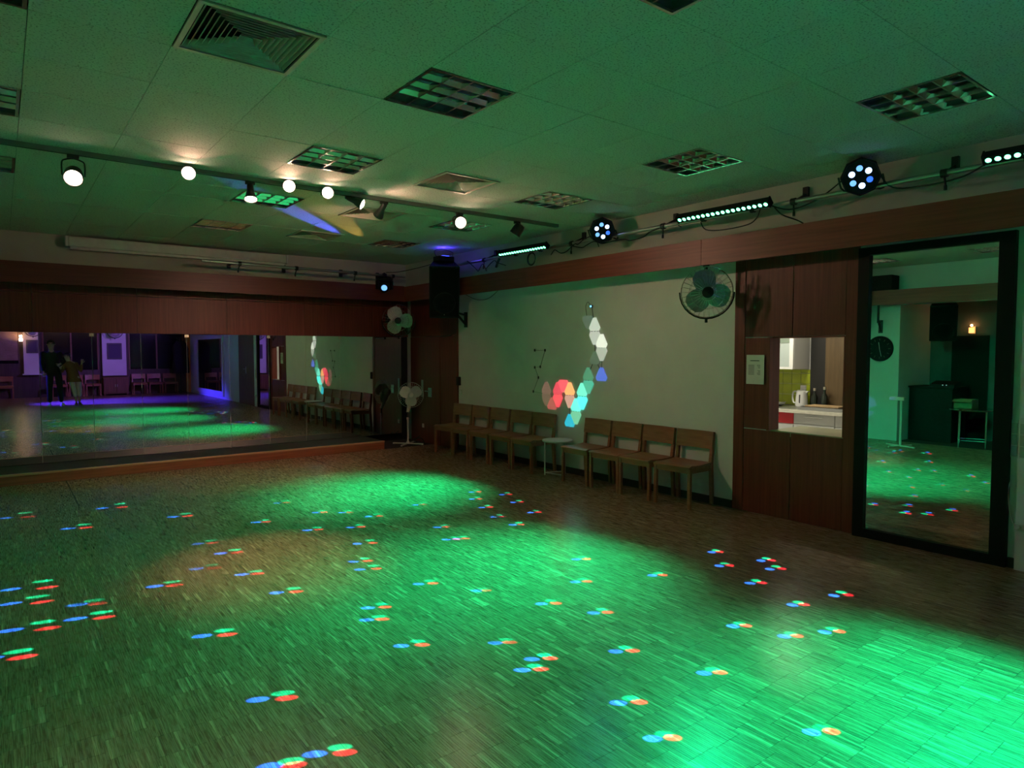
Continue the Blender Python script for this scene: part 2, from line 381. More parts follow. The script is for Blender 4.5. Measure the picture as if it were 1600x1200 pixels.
# ---- left wall with niche, rear wall
struct('wall_left', MB().box(XL - .12, XL, 5.33, YB, 0, 2.8).box(-2.7, XL - .12, 5.33, 5.45, 0, 2.8).box(XL - .12, XL, YR, 3.0, 0, 2.8)
       .box(-2.7, XL - .12, 2.88, 3.0, 0, 2.8).box(XL - .12, XL, YR, YB, 2.8, H + .02).box(-2.62, XL - .12, 3, 5.33, 2.74, 2.8).box(XL - .12, XL, 3.0, 5.33, 2.5, 2.8),
       M_white, 'white left wall seen in the framed mirror')
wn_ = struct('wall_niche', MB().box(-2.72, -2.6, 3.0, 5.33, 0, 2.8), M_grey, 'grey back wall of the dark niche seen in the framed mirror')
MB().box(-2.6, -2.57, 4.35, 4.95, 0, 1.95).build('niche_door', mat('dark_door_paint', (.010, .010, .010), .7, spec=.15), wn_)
tl = struct('trim_3', MB().box(XL + .26, XL + .285, YR, 10.38, 2.49, 2.755), M_fascia, 'wooden fascia board along the left wall, seen in the framed mirror')
wall_rear = struct('wall_rear', MB().box(-2.7, 6.07, YR - .12, YR, 0, H + .02), M_darkwall, 'dark rear wall seen in the mirror wall')
p1 = struct('trim_4', MB().box(.64, 1.08, YR, YR + .12, .84, H), M_white, 'narrow white pillar on the rear wall, lit purple')
MB().box(.60, 1.12, YR, YR + .2, .80, .84).build('pillar_ledge', M_white, p1)
p2 = struct('trim_5', MB().box(2.97, 3.74, YR, YR + .12, .72, H), M_white, 'wide white pillar on the rear wall with a framed picture')
struct('trim_6', MB().box(5.80, 5.95, YR, YR + .10, 0, 2.4), M_orange, 'wooden door post in the rear corner with orange light in its colour')
win = struct('window_1', MB().box(-.9, .50, YR, YR + .02, 1.2, 2.6), mat('night_glass', (.01, .01, .012), .1), 'night window behind a cream blind on the rear wall')
bl = MB()
for k in range(30):
    z = 1.31 + k * .043; bl.add([(-.85, YR + .05, z), (.49, YR + .05, z), (.49, YR + .075, z + .034), (-.85, YR + .075, z + .034)], [(0, 1, 2, 3)])
bo = bl.build('blind_slats', M_blind, win); bo['kind'] = 'stuff'
for x0, x1 in ((1.2, 2.85), (3.85, 5.7)):
    wq = struct('window_2' if x0 < 2 else 'window_3', MB().box(x0, x1, YR, YR + .02, .95, 2.5), MATS['night_glass'],
                'dark night window between the two white pillars' if x0 < 2 else 'dark night window right of the wide pillar')
    for t in (0, .5, 1): MB().cbox((x0 + (x1 - x0) * t, YR + .03, 1.72), (.05, .04, 1.56)).build('window_bar', M_brown, wq)
# ---- kitchen behind the hatch
struct('floor_kitchen', MB().box(6.07, 8.6, 2.2, 6.2, -.05, 0), M_top, 'pale kitchen floor')
struct('ceiling_kitchen', MB().box(6.07, 8.6, 2.2, 6.2, 2.5, 2.6), M_white, 'white kitchen ceiling')
wk = struct('wall_kitchen', MB().box(8.36, 8.48, 2.2, 6.2, 0, 2.5).box(6.07, 8.48, 2.1, 2.2, 0, 2.5).box(6.07, 8.48, 6.2, 6.3, 0, 2.5), M_white, 'kitchen wall behind the serving hatch')
MB().box(8.345, 8.361, 4.47, 5.6, .9, 1.375).build('grout_bed', M_grout, wk)
tm = MB().box(0, .008, 0, .121, 0, .135).mesh('lime_tile', M_kgreen)
for i in range(9):
    for j in range(4):
        z = .905 + j * .141; h = min(.135, 1.373 - z)
        part('lime_tile', tm if h > .134 else MB().box(0, .008, 0, .121, 0, h).mesh('lime_tile_cut', M_kgreen), wk, (8.338, 4.475 + i * .127, z))
MB().box(8.30, 8.36, 3.2, 4.26, 0, 2.3).build('brown_wall_panel', noise_col(mat('olive_brown_panel', rough=.5), (.085, .052, .018), (.12, .075, .028), (20, 20, 2)), wk)
MB().box(8.33, 8.36, 4.27, 4.47, 0, 2.3).build('recess_shade_panel', mat('recess_shade', (.015, .014, .012), .6), wk)  # near-black sheet painted in for the shade of the gap beside the tiles
sh = struct('trim_7', MB().box(5.938, 6.50, 2.882, 3.575, .80, .848), M_ledge, 'olive serving hatch sill')
struct('trim_8', MB().box(5.90, XW + .001, 1.36, 1.575, 0, 2.66), M_white, 'white door reveal at the right edge beside the switches')
# ================================================================== CEILING FIXTURES
rowname = {0: 'nearest row', 3: 'second row from the camera', 6: 'third row from the camera', 9: 'fourth row from the camera', 12: 'farthest row'}
colname = {-1: 'left edge of the ceiling', 3: 'middle of the ceiling', 7: 'right side of the ceiling'}
def luminaire_proto():
    t = thing('louvre_ceiling_light', 'x', 'ceiling light', (0, 0, 0), 0, 'recessed louvre lights in the tile ceiling')
    fr = MB(); a, b, g = PX - .004, PY - .004, .018
    fr.box(.004, a, .004, g, -.004, .01).box(.004, a, b - g, b, -.004, .01).box(.004, g, g, b - g, -.004, .01).box(a - g, a, g, b - g, -.004, .01)
    fr.build('rim', M_alu, t)
    pan = MB(); pan.box(.006, a, .006, b, .10, .11).box(.006, .01, .006, b, .0, .1).box(a - .004, a, .006, b, 0, .1).box(.006, a, .006, .01, 0, .1).box(.006, a, b - .004, b, 0, .1)
    pan.build('reflector_pan', mat('pan_aluminium', (.34, .34, .33), .3, .5), t)
    w = (a - g - .004); 
    for k in range(1, 4):
        y = g + (b - 2 * g) * k / 4 + .002
        MB().prism([(-.005, 0), (.005, 0), (.032, .022), (-.032, .022)], g, a - g, lambda u, v, d: (d, y + u, v)).build('louvre_blade', M_alu, t)
        x = g + (a - 2 * g) * k / 4 + .002
        MB().prism([(-.005, -.001), (.005, -.001), (.009, .030), (-.009, .030)], g, b - g, lambda u, v, d: (x + u, d, v)).build('louvre_crossblade', M_alu, t)
    for k in range(4):
        y = g + (b - 2 * g) * (k + .5) / 4
        MB().cyl((.03, y, .078), (a - .03, y, .078), .013, n=8).build('fluorescent_tube', M_wwhite, t, True)
    return t
lp = luminaire_proto()
for i, (c, r) in enumerate(LUM):
    o = lp if i == 0 else copy_tree(lp)
    o.location = (GX + c * PX, GY + r * PY, H); o['label'] = 'square louvre ceiling light, %s, %s' % (rowname[r], colname[c])
def diffuser(c, r, label, fine):
    t = thing('air_diffuser', label, 'air vent', (GX + (c + .5) * PX, GY + (r + .5) * PY, H), 0, 'square air diffusers in the ceiling')
    a = PX / 2 - .004; b = PY / 2 - .004; f = .025
    MB().box(-a, a, -b, -b + f, -.008, .004).box(-a, a, b - f, b, -.008, .004).box(-a, -a + f, -b + f, b - f, -.008, .004).box(a - f, a, -b + f, b - f, -.008, .004).build('rim', M_vent, t)
    MB().box(-a, a, -b, b, .11, .115).box(-a, -a + .003, -b, b, 0, .11).box(a - .003, a, -b, b, 0, .11).box(-a, a, -b, -b + .003, 0, .11).box(-a, a, b - .003, b, 0, .11).build('duct_box', M_void, t)
    N = 10
    for q in range(4):
        R = Matrix.Rotation(q * PI / 2, 4, 'Z'); acc = MB(R)
        for k in range(N):
            r0 = (.262) * (1 - k / N); h = .0 
            if r0 < .03: continue
            m = MB(R) if fine else acc
            w0, w1 = r0 - .002, r0 - .020
            m.add([(r0, -w0, .0), (r0, w0, .0), (r0 - .022, w1 - .002, .032), (r0 - .022, -w1 + .002, .032),
                   (r0 - .002, -w0 + .002, .0), (r0 - .002, w0 - .002, .0), (r0 - .024, w1 - .004, .032), (r0 - .024, -w1 + .004, .032)],
                  [(0, 1, 2, 3), (7, 6, 5, 4), (0, 4, 5, 1), (2, 6, 7, 3), (1, 5, 6, 2), (0, 3, 7, 4)])
            if fine: m.build('slat', M_vent, t)
        if not fine: acc.build('slat_set', M_vent, t)
    return t
for (c, r), lb in zip(DIF, ('large slatted air diffuser near the top left of the ceiling', 'slatted air diffuser in front of the spotlight track',
                            'slatted air diffuser just behind the dark spotlight', 'farthest slatted air diffuser touched by the blue beam')):
    diffuser(c, r, lb, r == 3)
# ---- spotlight track
tr = thing('spotlight_track', 'long grey spotlight track crossing the ceiling', 'light track', (0, 6.29, H))
MB().box(XL + .05, 5.53, -.022, .022, -.036, .0).build('rail', M_track, tr)
MB().box(XL + .05, 5.53, -.007, .007, -.0375, -.036).build('slot', M_void, tr)
MB().box(5.53, 5.56, -.023, .023, -.037, 0).build('end_cap', M_track, tr)
def track_spot(x, zc, kind, aim, label, lit=True, power=1., size=98, tint=COL_WARM, beam=2.2, bcone=58):
    t = thing('track_spotlight', label, 'spotlight', (x, 6.29, H - .036), 0, 'spotlights on the ceiling track')
    d = _n(Vector(aim) - Vector((x, 6.29, zc))); zz = zc - (H - .036)
    MB().box(-.04, .04, -.017, .017, -.03, 0).build('track_adapter', M_spotw, t, bevel=.003)
    Rm = frame(d)
    if kind == 'can':
        cz = zz; c = Vector((0, 0, cz)); A = T(*c) @ Rm; yk = []
        side = _n(d.cross(Vector((0, 0, 1)))) * .075
        top = Vector((0, 0, -.03))
        pts = [c + side * 1.0, c + side + Vector((0, 0, abs(cz) - .065)), c + side * .6 + Vector((0, 0, abs(cz) - .04)), top,
               c - side * .6 + Vector((0, 0, abs(cz) - .04)), c - side + Vector((0, 0, abs(cz) - .065)), c - side]
        MB().tube(smooth_path(pts, 4), .006, 6).build('yoke', M_spotw, t, True)
        MB(A).lathe([(.03, .085), (.055, .075), (.066, .03), (.068, -.035), (.070, -.05), (.063, -.05), (.060, -.03)], 24).build('housing', M_spotw, t, True)
        MB(A).lathe([(.0, -.052), (.03, -.05), (.056, -.04), (.058, -.033)], 24).build('lamp_face', M_bulb if lit else M_bulboff, t, True)
        tip = c + d * .075
    else:
        c0 = Vector((0, 0, max(zz + .06, -.06))); A = T(*c0) @ Rm
        MB().cyl((0, 0, -.03), c0, .008).build('stem', M_spotw, t, True)
        MB(A).lathe([(.0, .028), (.02, .026), (.028, .015), (.030, -.06), (.036, -.075), (.057, -.145), (.054, -.145), (.034, -.078)], 20).build('shade', M_spotw, t, True)
        MB(A).lathe([(.0, -.158), (.028, -.154), (.046, -.142), (.052, -.130)], 20).build('reflector_bulb', M_bulb if lit else M_bulboff, t, True)
        tip = c0 + d * .175
    if kind == 'bullet' and size == 98: size = 84
    if lit:
        spot(t, tip, tip + d, P_SPOT * power, tint, size, .55, .022)
        spot(t, tip, tip + d, P_SPOT * power * beam, tint, bcone, 1., .022)
    return t
track_spot(.50, 2.995, 'can', (-.1, 2.2, 0.3), 'leftmost lit spotlight in a looped yoke on the track', beam=2.5, bcone=40)
track_spot(1.32, 3.08, 'bullet', (.55, 0, 2.0), 'second lit spotlight from the left on the track')
track_spot(1.845, 3.06, 'bullet', (1.60, 5.15, 0), 'lit spotlight pointing straight down at the floor', size=75, beam=26., bcone=38)
track_spot(2.20, 3.10, 'bullet', (.1, .2, 2.0), 'brightest lit spotlight shining towards the camera')
track_spot(2.55, 3.10, 'bullet', (1.3, 0, 1.6), 'lit spotlight right beside the brightest one')
track_spot(2.80, 3.08, 'bullet', (5.6, 4.2, 1.4), 'lit spotlight turned to the right towards the white wall', power=2.0, beam=3., size=124, bcone=80)
track_spot(3.18, 3.06, 'bullet', (2.9, 9.7, .5), 'dark-bodied spotlight turned away to the mirror wall', size=124, power=4.5, beam=5., bcone=74)
track_spot(4.105, 3.055, 'can', (2.6, .3, 1.2), 'lit spotlight in a looped yoke near the right end of the track')
track_spot(4.92, 3.05, 'can', (3.6, 7.8, 0), 'black unlit spotlight in a looped yoke at the right end of the track', lit=False)
# ---- projection screen case on the back wall
ps = thing('projection_screen_case', 'long white projection screen case high on the back wall', 'projection screen', (2.23, 10.86, 3.03))
MB().box(-1.46, 1.46, -.12, .06, 0, .13).build('case', M_wplast, ps, bevel=.01)
MB().box(-1.44, 1.44, -.10, -.03, -.035, 0).build('bottom_bar', M_wplast, ps)
for s in (-1, 1): MB().cbox((s * 1.475, -.03, .065), (.03, .18, .13)).build('end_cap', M_wwhite, ps)
# ================================================================== PIPES, LED FIXTURES
def pipe(name, a, b, label, brackets, wall):
    t = thing(name, label, 'pipe', a); a = Vector(a); b = Vector(b)
    MB().cyl((0, 0, 0), b - a, .02, n=12).build('tube', M_steel, t, True)
    for s in brackets:
        p = (b - a) * s; q = Vector(wall(a + p)) - a
        m = MB(); m.cyl(p, q, .011, n=8); m.cbox(tuple(q), (.05, .05, .12)); m.build('wall_bracket', M_blackm, t)
        m = MB(); ax = _n(b - a) * .022; m.cyl(p - ax, p + ax, .032, n=12); m.cyl(p + Vector((0, 0, -.02)), p + Vector((-.03, -.02, -.10)), .008, n=6); m.cyl(p + Vector((-.03, -.02, -.10)), p + Vector((-.03, -.02, -.135)), .012, n=8)
        m.build('clamp', M_blackm, t, True)
    return t
pipe('lighting_pipe', (5.72, -4.2, 2.965), (5.72, 9.6, 2.965), 'steel lighting pipe along the right wall above the fascia',
     [(y + 4.2) / 13.8 for y in (-3.6, -1.5, .3, 2.05, 3.26, 4.75, 6.2, 8.1)], lambda p: (XW - .01, p.y, p.z + .10))
pipe('lighting_pipe', (2.33, 10.32, 2.92), (5.6, 10.32, 2.90), 'steel lighting pipe across the back wall above the mirrors',
     [.16, .42, .72, .93], lambda p: (p.x, YB - .01, p.z + .05))
def led_bar(yc, L, label, tgt):
    t = thing('led_bar_light', label, 'stage light', (5.62, yc, 2.985), 0, 'green LED bars on the right-hand pipe')
    d = _n(Vector(tgt) - Vector((5.62, yc, 2.985)))
    A = frame(d, (0, 0, 1))                      # local X runs along the bar, -Z is the beam
    MB(A).cbox((0, 0, .0), (L, .075, .06)).build('housing', M_black, t, bevel=.006)
    for s in (-1, 1): MB(A).cbox((s * (L / 2 + .006), 0, .0), (.012, .082, .066)).build('end_plate', M_black, t)
    n = 18
    lm = MB(A).lathe([(.0, -.003), (.015, -.002), (.022, .003)], 12).mesh('led_lens', M_ledg, True)
    for k in range(n):
        p = A @ Vector(((k - (n - 1) / 2) * (L - .05) / (n - 1), 0, -.031)); part('led_lens', lm, t, tuple(p))
    for s in (-.28, .28):
        p = A @ Vector((s * L, 0, .03)); q = Vector((.10, p.y, -.02))
        MB().cyl(p, q, .010, n=8).cyl(q - Vector((0, .02, 0)), q + Vector((0, .02, 0)), .033, n=10).build('pipe_clamp', M_blackm, t, True)
    for s in (-.36, 0, .36):
        p = A @ Vector((s * L, 0, -.05)); spot(t, p, p + d, P_GREEN / 3, COL_GREEN, 38, 1., .06)
    p = A @ Vector((0, 0, -.06)); d2 = _n(d + Vector((-.55, 0, .02))); spot(t, p, p + d2, P_GREEN * .15, COL_GREEN, 80, 1., .12)
    return t
led_bar(7.07, .94, 'LED bar with green lamps farthest along the right-hand pipe', (3.5, 6.95, 0))
led_bar(3.95, 1.0, 'middle LED bar with a row of green lamps above the fascia', (2.85, 3.85, 0))
led_bar(1.25, 1.0, 'LED bar with green lamps cut off by the right picture edge', (3.1, 1.1, 0))
def par_light(loc, tgt, label, power, pat, col=COL_BLUE, size=40, px=5.72, pz=2.965):
    t = thing('led_par_light', label, 'stage light', loc, 0, 'blue LED par lights on the right-hand pipe')
    d = _n(Vector(tgt) - Vector(loc)); A = frame(d)
    prof = [(.05, .15), (.10, .13), (.135, .06), (.15, -.02), (.15, -.075), (.142, -.08), (.138, -.068)]
    MB(A).lathe(prof, 8).build('housing', M_black, t)
    MB(A).lathe([(0, -.066), (.14, -.066)], 8).build('front_plate', M_black, t)
    for k in range(6):
        a = 2 * PI * k / 6 + .35; p = A @ Vector((.070 * math.cos(a), .070 * math.sin(a), -.069))
        MB(T(*p) @ A).lathe([(0, -.008), (.017, -.006), (.026, .003)], 14).build('led_lens', (M_ledw, M_ledm, M_ledb)[pat[k]], t, True)
    s = A @ Vector((.16, 0, 0)); s2 = A @ Vector((-.16, 0, 0)); pp = Vector((px - loc[0], 0, pz - loc[2]))
    MB().tube(smooth_path([s, s * .9 + Vector((.06, 0, -.10)), pp, s2 * .9 + Vector((.06, 0, -.10)), s2], 4), .008, 6).build('yoke', M_blackm, t, True)
    if power: p = d * .10; spot(t, p, p + d, power, col, size, 1., .05)
    return t
par_light((5.60, 2.62, 3.045), (1.2, 0.2, 1.0), 'large LED par light with blue lamps near the right edge', P_BLUE, (0, 1, 0, 2, 0, 1))
par_light((5.60, 5.56, 3.03), (2.0, 1.0, 1.0), 'LED par light with blue lamps left of the middle LED bar', P_BLUE, (0, 1, 0, 2, 0, 1))
par_light((-.75, -3.5, 2.92), (2.6, -3.5, 0), 'LED par light at the left throwing blue light on the rear dance floor', P_PURPLE * 8, (0, 1, 0, 2, 0, 1), (.045, .02, 1.), 52, -.75, 3.19)
pv = par_light((5.60, -1.2, 3.03), (2.0, -7.2, 1.6), 'LED par light washing the rear pillars purple', P_PURPLE * .5, (0, 2, 0, 2, 0, 1), (.42, .16, 1.), 62)
# moving head on the back pipe with the blue and orange ceiling beams
mh = thing('moving_head_light', 'black moving head light hanging from the back wall pipe', 'stage light', (5.20, 10.30, 2.905))
MB().cyl((0, 0, .04), (0, 0, -.03), .018).cbox((0, 0, .0), (.06, .06, .05)).build('pipe_clamp', M_blackm, mh)
MB().lathe([(.0, -.03), (.11, -.035), (.135, -.06), (.135, -.10), (.12, -.11)], 18).build('base', M_black, mh, True)
for s in (-1, 1): MB().box(s * .125 - .018, s * .125 + .018, -.05, .05, -.24, -.09).build('yoke_arm', M_black, mh, bevel=.008)
hd = _n(Vector((-.45, -.8, -.35))); A = T(0, 0, -.19) @ frame(hd)
MB(A).lathe([(.05, .09), (.09, .06), (.10, -.02), (.085, -.085), (.06, -.09)], 18).build('head', M_black, mh, True)
MB(A).lathe([(.0, -.098), (.04, -.094), (.055, -.088)], 16).build('lens', M_ledm, mh, True)
mp_ = Vector((-.02, -.12, -.02))
bt = Vector((2.95, 7.80, H)) - Vector((5.20, 10.30, 2.905))
spot(mh, mp_, bt, 2400, (.10, .12, 1.), 5.2, .7, .012, 'beam_light')
bt = Vector((3.35, 7.75, H)) - Vector((5.20, 10.30, 2.905))
spot(mh, mp_, bt, 380, (1., .55, .10), 6.5, .6, .012, 'beam_light')
# small effect light on top of the corner speaker
ef = thing('effect_light', 'small black effect light with a blue display above the corner speaker', 'stage light', (5.42, 8.75, 2.975))
MB().cbox((0, 0, .045), (.26, .20, .08)).build('housing', M_black, ef, bevel=.01)
MB().cbox((-.01, -.03, .088), (.12, .10, .008)).build('display', mat('lit_blue_display', (.05, .08, 1), .3, emit=(.04, .06, 1.), estr=5.), ef)
MB().tube(smooth_path([(-.12, 0, .06), (-.16, 0, .16), (.0, 0, .19), (.16, 0, .16), (.12, 0, .06)], 4), .006, 6).build('bracket', M_blackm, ef, True)
point(ef, (.0, -.02, .125), 1.6, (.12, .06, 1.), .02)
# ---- disco dot projector right of the camera: three colours per dot
DEV = Vector((5.30, .25, 2.78))
dv = thing('dot_projector', 'black disco dot projector on the pipe beside the camera', 'stage light', DEV)
A = frame(Vector((2.8, 4.6, 0)) - DEV)
MB(A).lathe([(.03, .16), (.10, .14), (.12, .05), (.12, -.03), (.11, -.04)], 18).build('housing', M_black, dv, True)
MB(A).lathe([(0, -.075), (.05, -.068), (.09, -.05), (.105, -.038)], 18).build('faceted_lens', M_bulboff, dv)
MB().cyl((0, 0, .1), (.42, 0, .185), .01, n=8).build('pipe_arm', M_blackm, dv)
DOTS = [(175,792,15),(281,806,11),(120,824,14),(25,807,18),(320,848,11),(357,863,12),(320,887,13),(390,896,12),(257,914,15),(45,917,28),(40,940,24),
 (135,943,15),(140,964,22),(45,981,28),(335,991,19),(8,1026,26),(440,785,7),(500,800,6),(540,800,6),(584,806,8),(655,788,6),(742,768,6),(743,779,6),
 (759,792,6),(790,772,6),(808,784,6),(835,800,6),(778,807,7),(808,819,7),(690,823,7),(489,827,9),(556,823,8),(408,815,8),(570,848,12),(705,842,8),
 (720,841,7),(563,876,11),(575,888,13),(665,911,11),(752,922,7),(447,924,15),(588,948,13),(585,967,12),(643,1007,16),(785,1003,11),(857,942,11),
 (908,873,8),(908,908,9),(938,956,11),(1027,898,8),(1118,862,6),(1132,883,8),(1197,875,8),(1212,888,9),(1181,910,9),(1247,944,9),(1314,929,11),
 (1155,977,10),(1235,993,10),(1300,986,11),(975,1016,13),(845,1028,14),(830,1045,14),(1112,1050,12),(982,1096,16),(1035,1152,15),(1283,1142,15),
 (425,1090,22),(515,1175,23),(440,1195,18)]
src = A @ Vector((0, 0, -.09))
for u, v, s in DOTS:
    dim = {(752,922):.4, (135,943):.45, (25,807):.5, (320,848):.4, (320,887):.4, (440,785):.6, (785,1003):.6}.get((u, v), 1.)
    gq = max(0, min(1, (1150 - u) / 700))
    for du, dv_, c, pw in ((-1., .14, (.01, .10, 1.), 2.2), (.05 + .75 * gq, -.32, (.0, 1., .60), .70), (1.05, .03, (1., .03, .10), .60)):
        p = floor_pt(u + du * s, v + dv_ * s); rel = p - DEV - src; dist = rel.length; d = rel / dist
        ha = .034 + .034 * max(0, min(1, (620 - u) / 620)); hb = .036
        ex_ = Vector((1, 0, 0)) - d * d.x; lx = ex_.length; ex_.normalize(); ey_ = (-d).cross(ex_)
        ly = abs(ey_.y)                         # how much of world Y survives across the beam
        l = spot(dv, src, p - DEV, P_DOT * pw * dim * (dist / 5.) ** 2.6, c, 4., .4, .002, 'dot_beam'); k_ = math.tan(math.radians(2.)) * dist
        zz_ = -d; Rm = Matrix(((ex_.x, ey_.x, zz_.x, 0), (ex_.y, ey_.y, zz_.y, 0), (ex_.z, ey_.z, zz_.z, 0), (0, 0, 0, 1)))
        l.matrix_local = T(*src) @ Rm @ Matrix.Diagonal((ha * lx / k_, hb * ly / k_, 1., 1.))
# purple wedge on the left wall
wp = Vector((XL, 6.0, .58)) - DEV
spot(dv, src, wp, 900, (.20, .16, 1.), 3.2, .3, .004, 'dot_beam')
# ---- cables
def cable(label, pts, r=.006, k=5, m=None, name='cable'):
    o = MB().tube(smooth_path(pts, k), r, 6).build(name, m or M_cable, None, True); return tag(o, label, 'cable')
def wiggle(y0, y1, n, x, z, ax, az):
    return [(x + random.uniform(-ax, ax), y0 + (y1 - y0) * i / n, z + random.uniform(-az, az)) for i in range(n + 1)]
cable('black cable looped along the pipe between the far LED bar and the par light', wiggle(6.6, 5.7, 8, 5.70, 2.93, .04, .085))
cable('second black cable tangled along the pipe behind the far par light', wiggle(6.5, 4.5, 14, 5.73, 2.92, .04, .075))
cable('black cable hanging below the middle LED bar', [(5.70, 4.25, 2.93), (5.72, 4.2, 2.85), (5.72, 4.0, 2.82), (5.72, 3.72, 2.83), (5.71, 3.62, 2.88), (5.70, 3.58, 2.95)])
cable('black cable from the middle LED bar to the large par light', [(5.66, 3.48, 2.97), (5.71, 3.3, 2.90), (5.73, 3.1, 2.93), (5.72, 2.95, 2.99), (5.66, 2.75, 3.08)])
cable('black cable sagging from the large par light to the right LED bar', [(5.66, 2.5, 3.05), (5.72, 2.42, 2.93), (5.72, 2.2, 2.90), (5.72, 1.95, 2.91), (5.7, 1.8, 2.96), (5.66, 1.74, 2.99)])
cable('black cable running down behind the fascia under the middle LED bar', [(5.72, 3.45, 2.95), (5.74, 3.38, 2.87), (5.80, 3.25, 2.80), (5.90, 3.2, 2.74)])
cable('black cables bundled beside the corner speaker', wiggle(8.55, 7.6, 10, 5.70, 2.90, .06, .10))
cable('thin cable draped between the corner speaker and the moving head', [(5.22, 10.28, 2.95), (5.32, 10.0, 2.94), (5.42, 9.5, 2.97), (5.45, 9.0, 3.0)])
cable('thin cable hanging below the fascia beside the corner speaker', [(5.92, 8.9, 2.52), (5.93, 8.6, 2.42), (5.93, 8.3, 2.42), (5.93, 8.05, 2.52)], .004)
cl = MB()
for k in range(3): cl.ring(.075 + .006 * k, .006, 0, 24, 6, T(5.725, 7.0 + .004 * k, 2.862) @ Matrix.Rotation(PI / 2, 4, 'Y'))
tag(cl.build('cable_coil', M_cable, None, True), 'coiled black cable hanging under the far LED bar', 'cable')
tag(MB().tube([(5.72, 7.72, 2.95), (5.71, 7.76, 2.88), (5.70, 7.78, 2.82)], .018, 8).build('cable_plug', M_cable, None, True), 'black plug dangling left of the far LED bar', 'plug')
# ================================================================== MIRRORS AND STAGE
mw = thing('mirror_wall', 'long mirror of tall panes along the back wall', 'mirror', (2.3, YM, .14))
ex = [XL + .02, -.78, -.19, .405, .998, 1.591, 2.19, 2.785, 3.38, 3.975, 4.57, 5.165, 5.735]
for a, b in zip(ex[:-1], ex[1:]):
    MB().box(a + .003 - 2.3, b - .003 - 2.3, 0, .006, 0, 1.73).build('mirror_pane', M_mirror, mw)
MB().box(ex[0] - 2.3, ex[-1] - 2.3, .0065, .10, -.002, 1.73).build('backing_board', mat('mirror_edge_board', (.55, .52, .45), .5), mw)
for x in (.998, 2.19, 3.38, 4.57):
    MB().cbox((x - 2.3, -.004, 1.705), (.05, .01, .04)).build('clip', M_clip, mw)
st = thing('stage_step', 'low wooden step with a black top below the mirror wall', 'step', (2.0, 9.97, 0))
MB().box(XL - 1.99, 5.0 - 2, .02, .75, .0, .135).build('black_top', M_stage, st)
M_riser = noise_col(mat('step_riser_wood', rough=.45), (.20, .062, .026), (.30, .095, .042), (2, 40, 40))
MB().box(XL - 1.99, 5.0 - 2, -.005, .02, 0, .112).build('riser', M_riser, st)
MB().box(XL - 1.99, 5.0 - 2, -.018, .03, .112, .138).build('nosing', noise_col(mat('step_nosing_wood', rough=.4), (.42, .22, .12), (.5, .27, .15), (2, 40, 40)), st, bevel=.004)
fm = thing('framed_wall_mirror', 'tall black-framed mirror on the right wall', 'mirror', (5.93, 2.18, 0))
tl_ = math.tan(math.radians(.166))
def gx(z): return -.004 + (z - 1.25) * tl_
gm = MB(); gm.add([(gx(.06), -.47, .06), (gx(.06), .505, .06), (gx(2.45), .505, 2.45), (gx(2.45), -.47, 2.45)], [(0, 1, 2, 3)])
g = gm.build('mirror_glass', M_mirror, fm)
for a, b, c, d, nm in ((-.55, -.445, 0, 2.50, 'stile'), (.485, .575, 0, 2.50, 'stile'), (-.445, .485, 0, .077, 'rail'), (-.445, .485, 2.435, 2.50, 'rail')):
    MB().box(-.035, .018, a, b, c, d).build('frame_' + nm, M_frame, fm)
rm = thing('wide_wall_mirror', 'wide framed mirror on the right wall behind the camera, lit blue', 'mirror', (5.945, -4.05, 0))
MB().box(-.012, -.004, -1.8, 1.8, .2, 2.1).build('mirror_glass', M_mirror, rm)
for a, b, c, d, nm in ((-1.9, -1.75, .1, 2.2, 'stile'), (1.75, 1.9, .1, 2.2, 'stile'), (-1.75, 1.75, .1, .25, 'rail'), (-1.75, 1.75, 2.05, 2.2, 'rail')):
    MB().box(-.04, 0, a, b, c, d).build('frame_' + nm, M_white, rm)
# ================================================================== SPEAKERS
def speaker(loc, aim, label, size=(.46, .40, .80), bracket=None, led=True):
    t = thing('wall_speaker', label, 'loudspeaker', loc); A = frame(Vector(aim) - Vector(loc)); w, dp, h = size
    # local: -Z front, Y up, trapezoid plan
    m = MB(A); m.prism([(-w/2, -dp/2), (w/2, -dp/2), (w*.36, dp/2), (-w*.36, dp/2)], -h/2, h/2, lambda u, v, d: (u, d, v)); m.build('cabinet', M_black, t, bevel=.015)
    MB(A).box(-w/2 + .02, w/2 - .02, -h/2 + .03, h/2 - .03, -dp/2 - .006, -dp/2 + .001).build('grille', mat('black_grille', (.006, .006, .006), .8, spec=.1), t)
    MB(A).lathe([(.15, -dp/2 - .007), (.16, -dp/2 - .010), (.17, -dp/2 - .007)], 24, (0, -.16, 0)).build('woofer_ring', M_black, t, True)
    if led: MB(A).cbox((0, -h/2 + .06, -dp/2 - .009), (.012, .008, .004)).build('badge', M_clip, t)
    if bracket:
        b = Vector(bracket) - Vector(loc)
        s = -1 if b.x > 0 else 1
        MB().cbox(tuple(b + Vector((s * .012, 0, 0))), (.024, .07, .24)).build('bracket_plate', M_blackm, t)
        e = Vector((b.x + s * .24, b.y - .05, b.z + .11))
        MB().cyl(b + Vector((0, 0, .07)), e, .017).cyl(b + Vector((0, 0, -.09)), e, .019).cyl(e - Vector((0, 0, .05)), e + Vector((0, 0, .28)), .02).build('bracket_arm', M_blackm, t, True)
    return t
speaker((5.42, 8.75, 2.56), (3.4, 5.2, 1.2), 'large black loudspeaker tilted down in the far right corner', bracket=(XW, 8.93, 2.12))
speaker((-1.55, 4.75, 2.2), (1.5, 3.6, 1.2), 'black loudspeaker hanging in the niche, seen in the framed mirror', (.42, .38, .66), led=False)
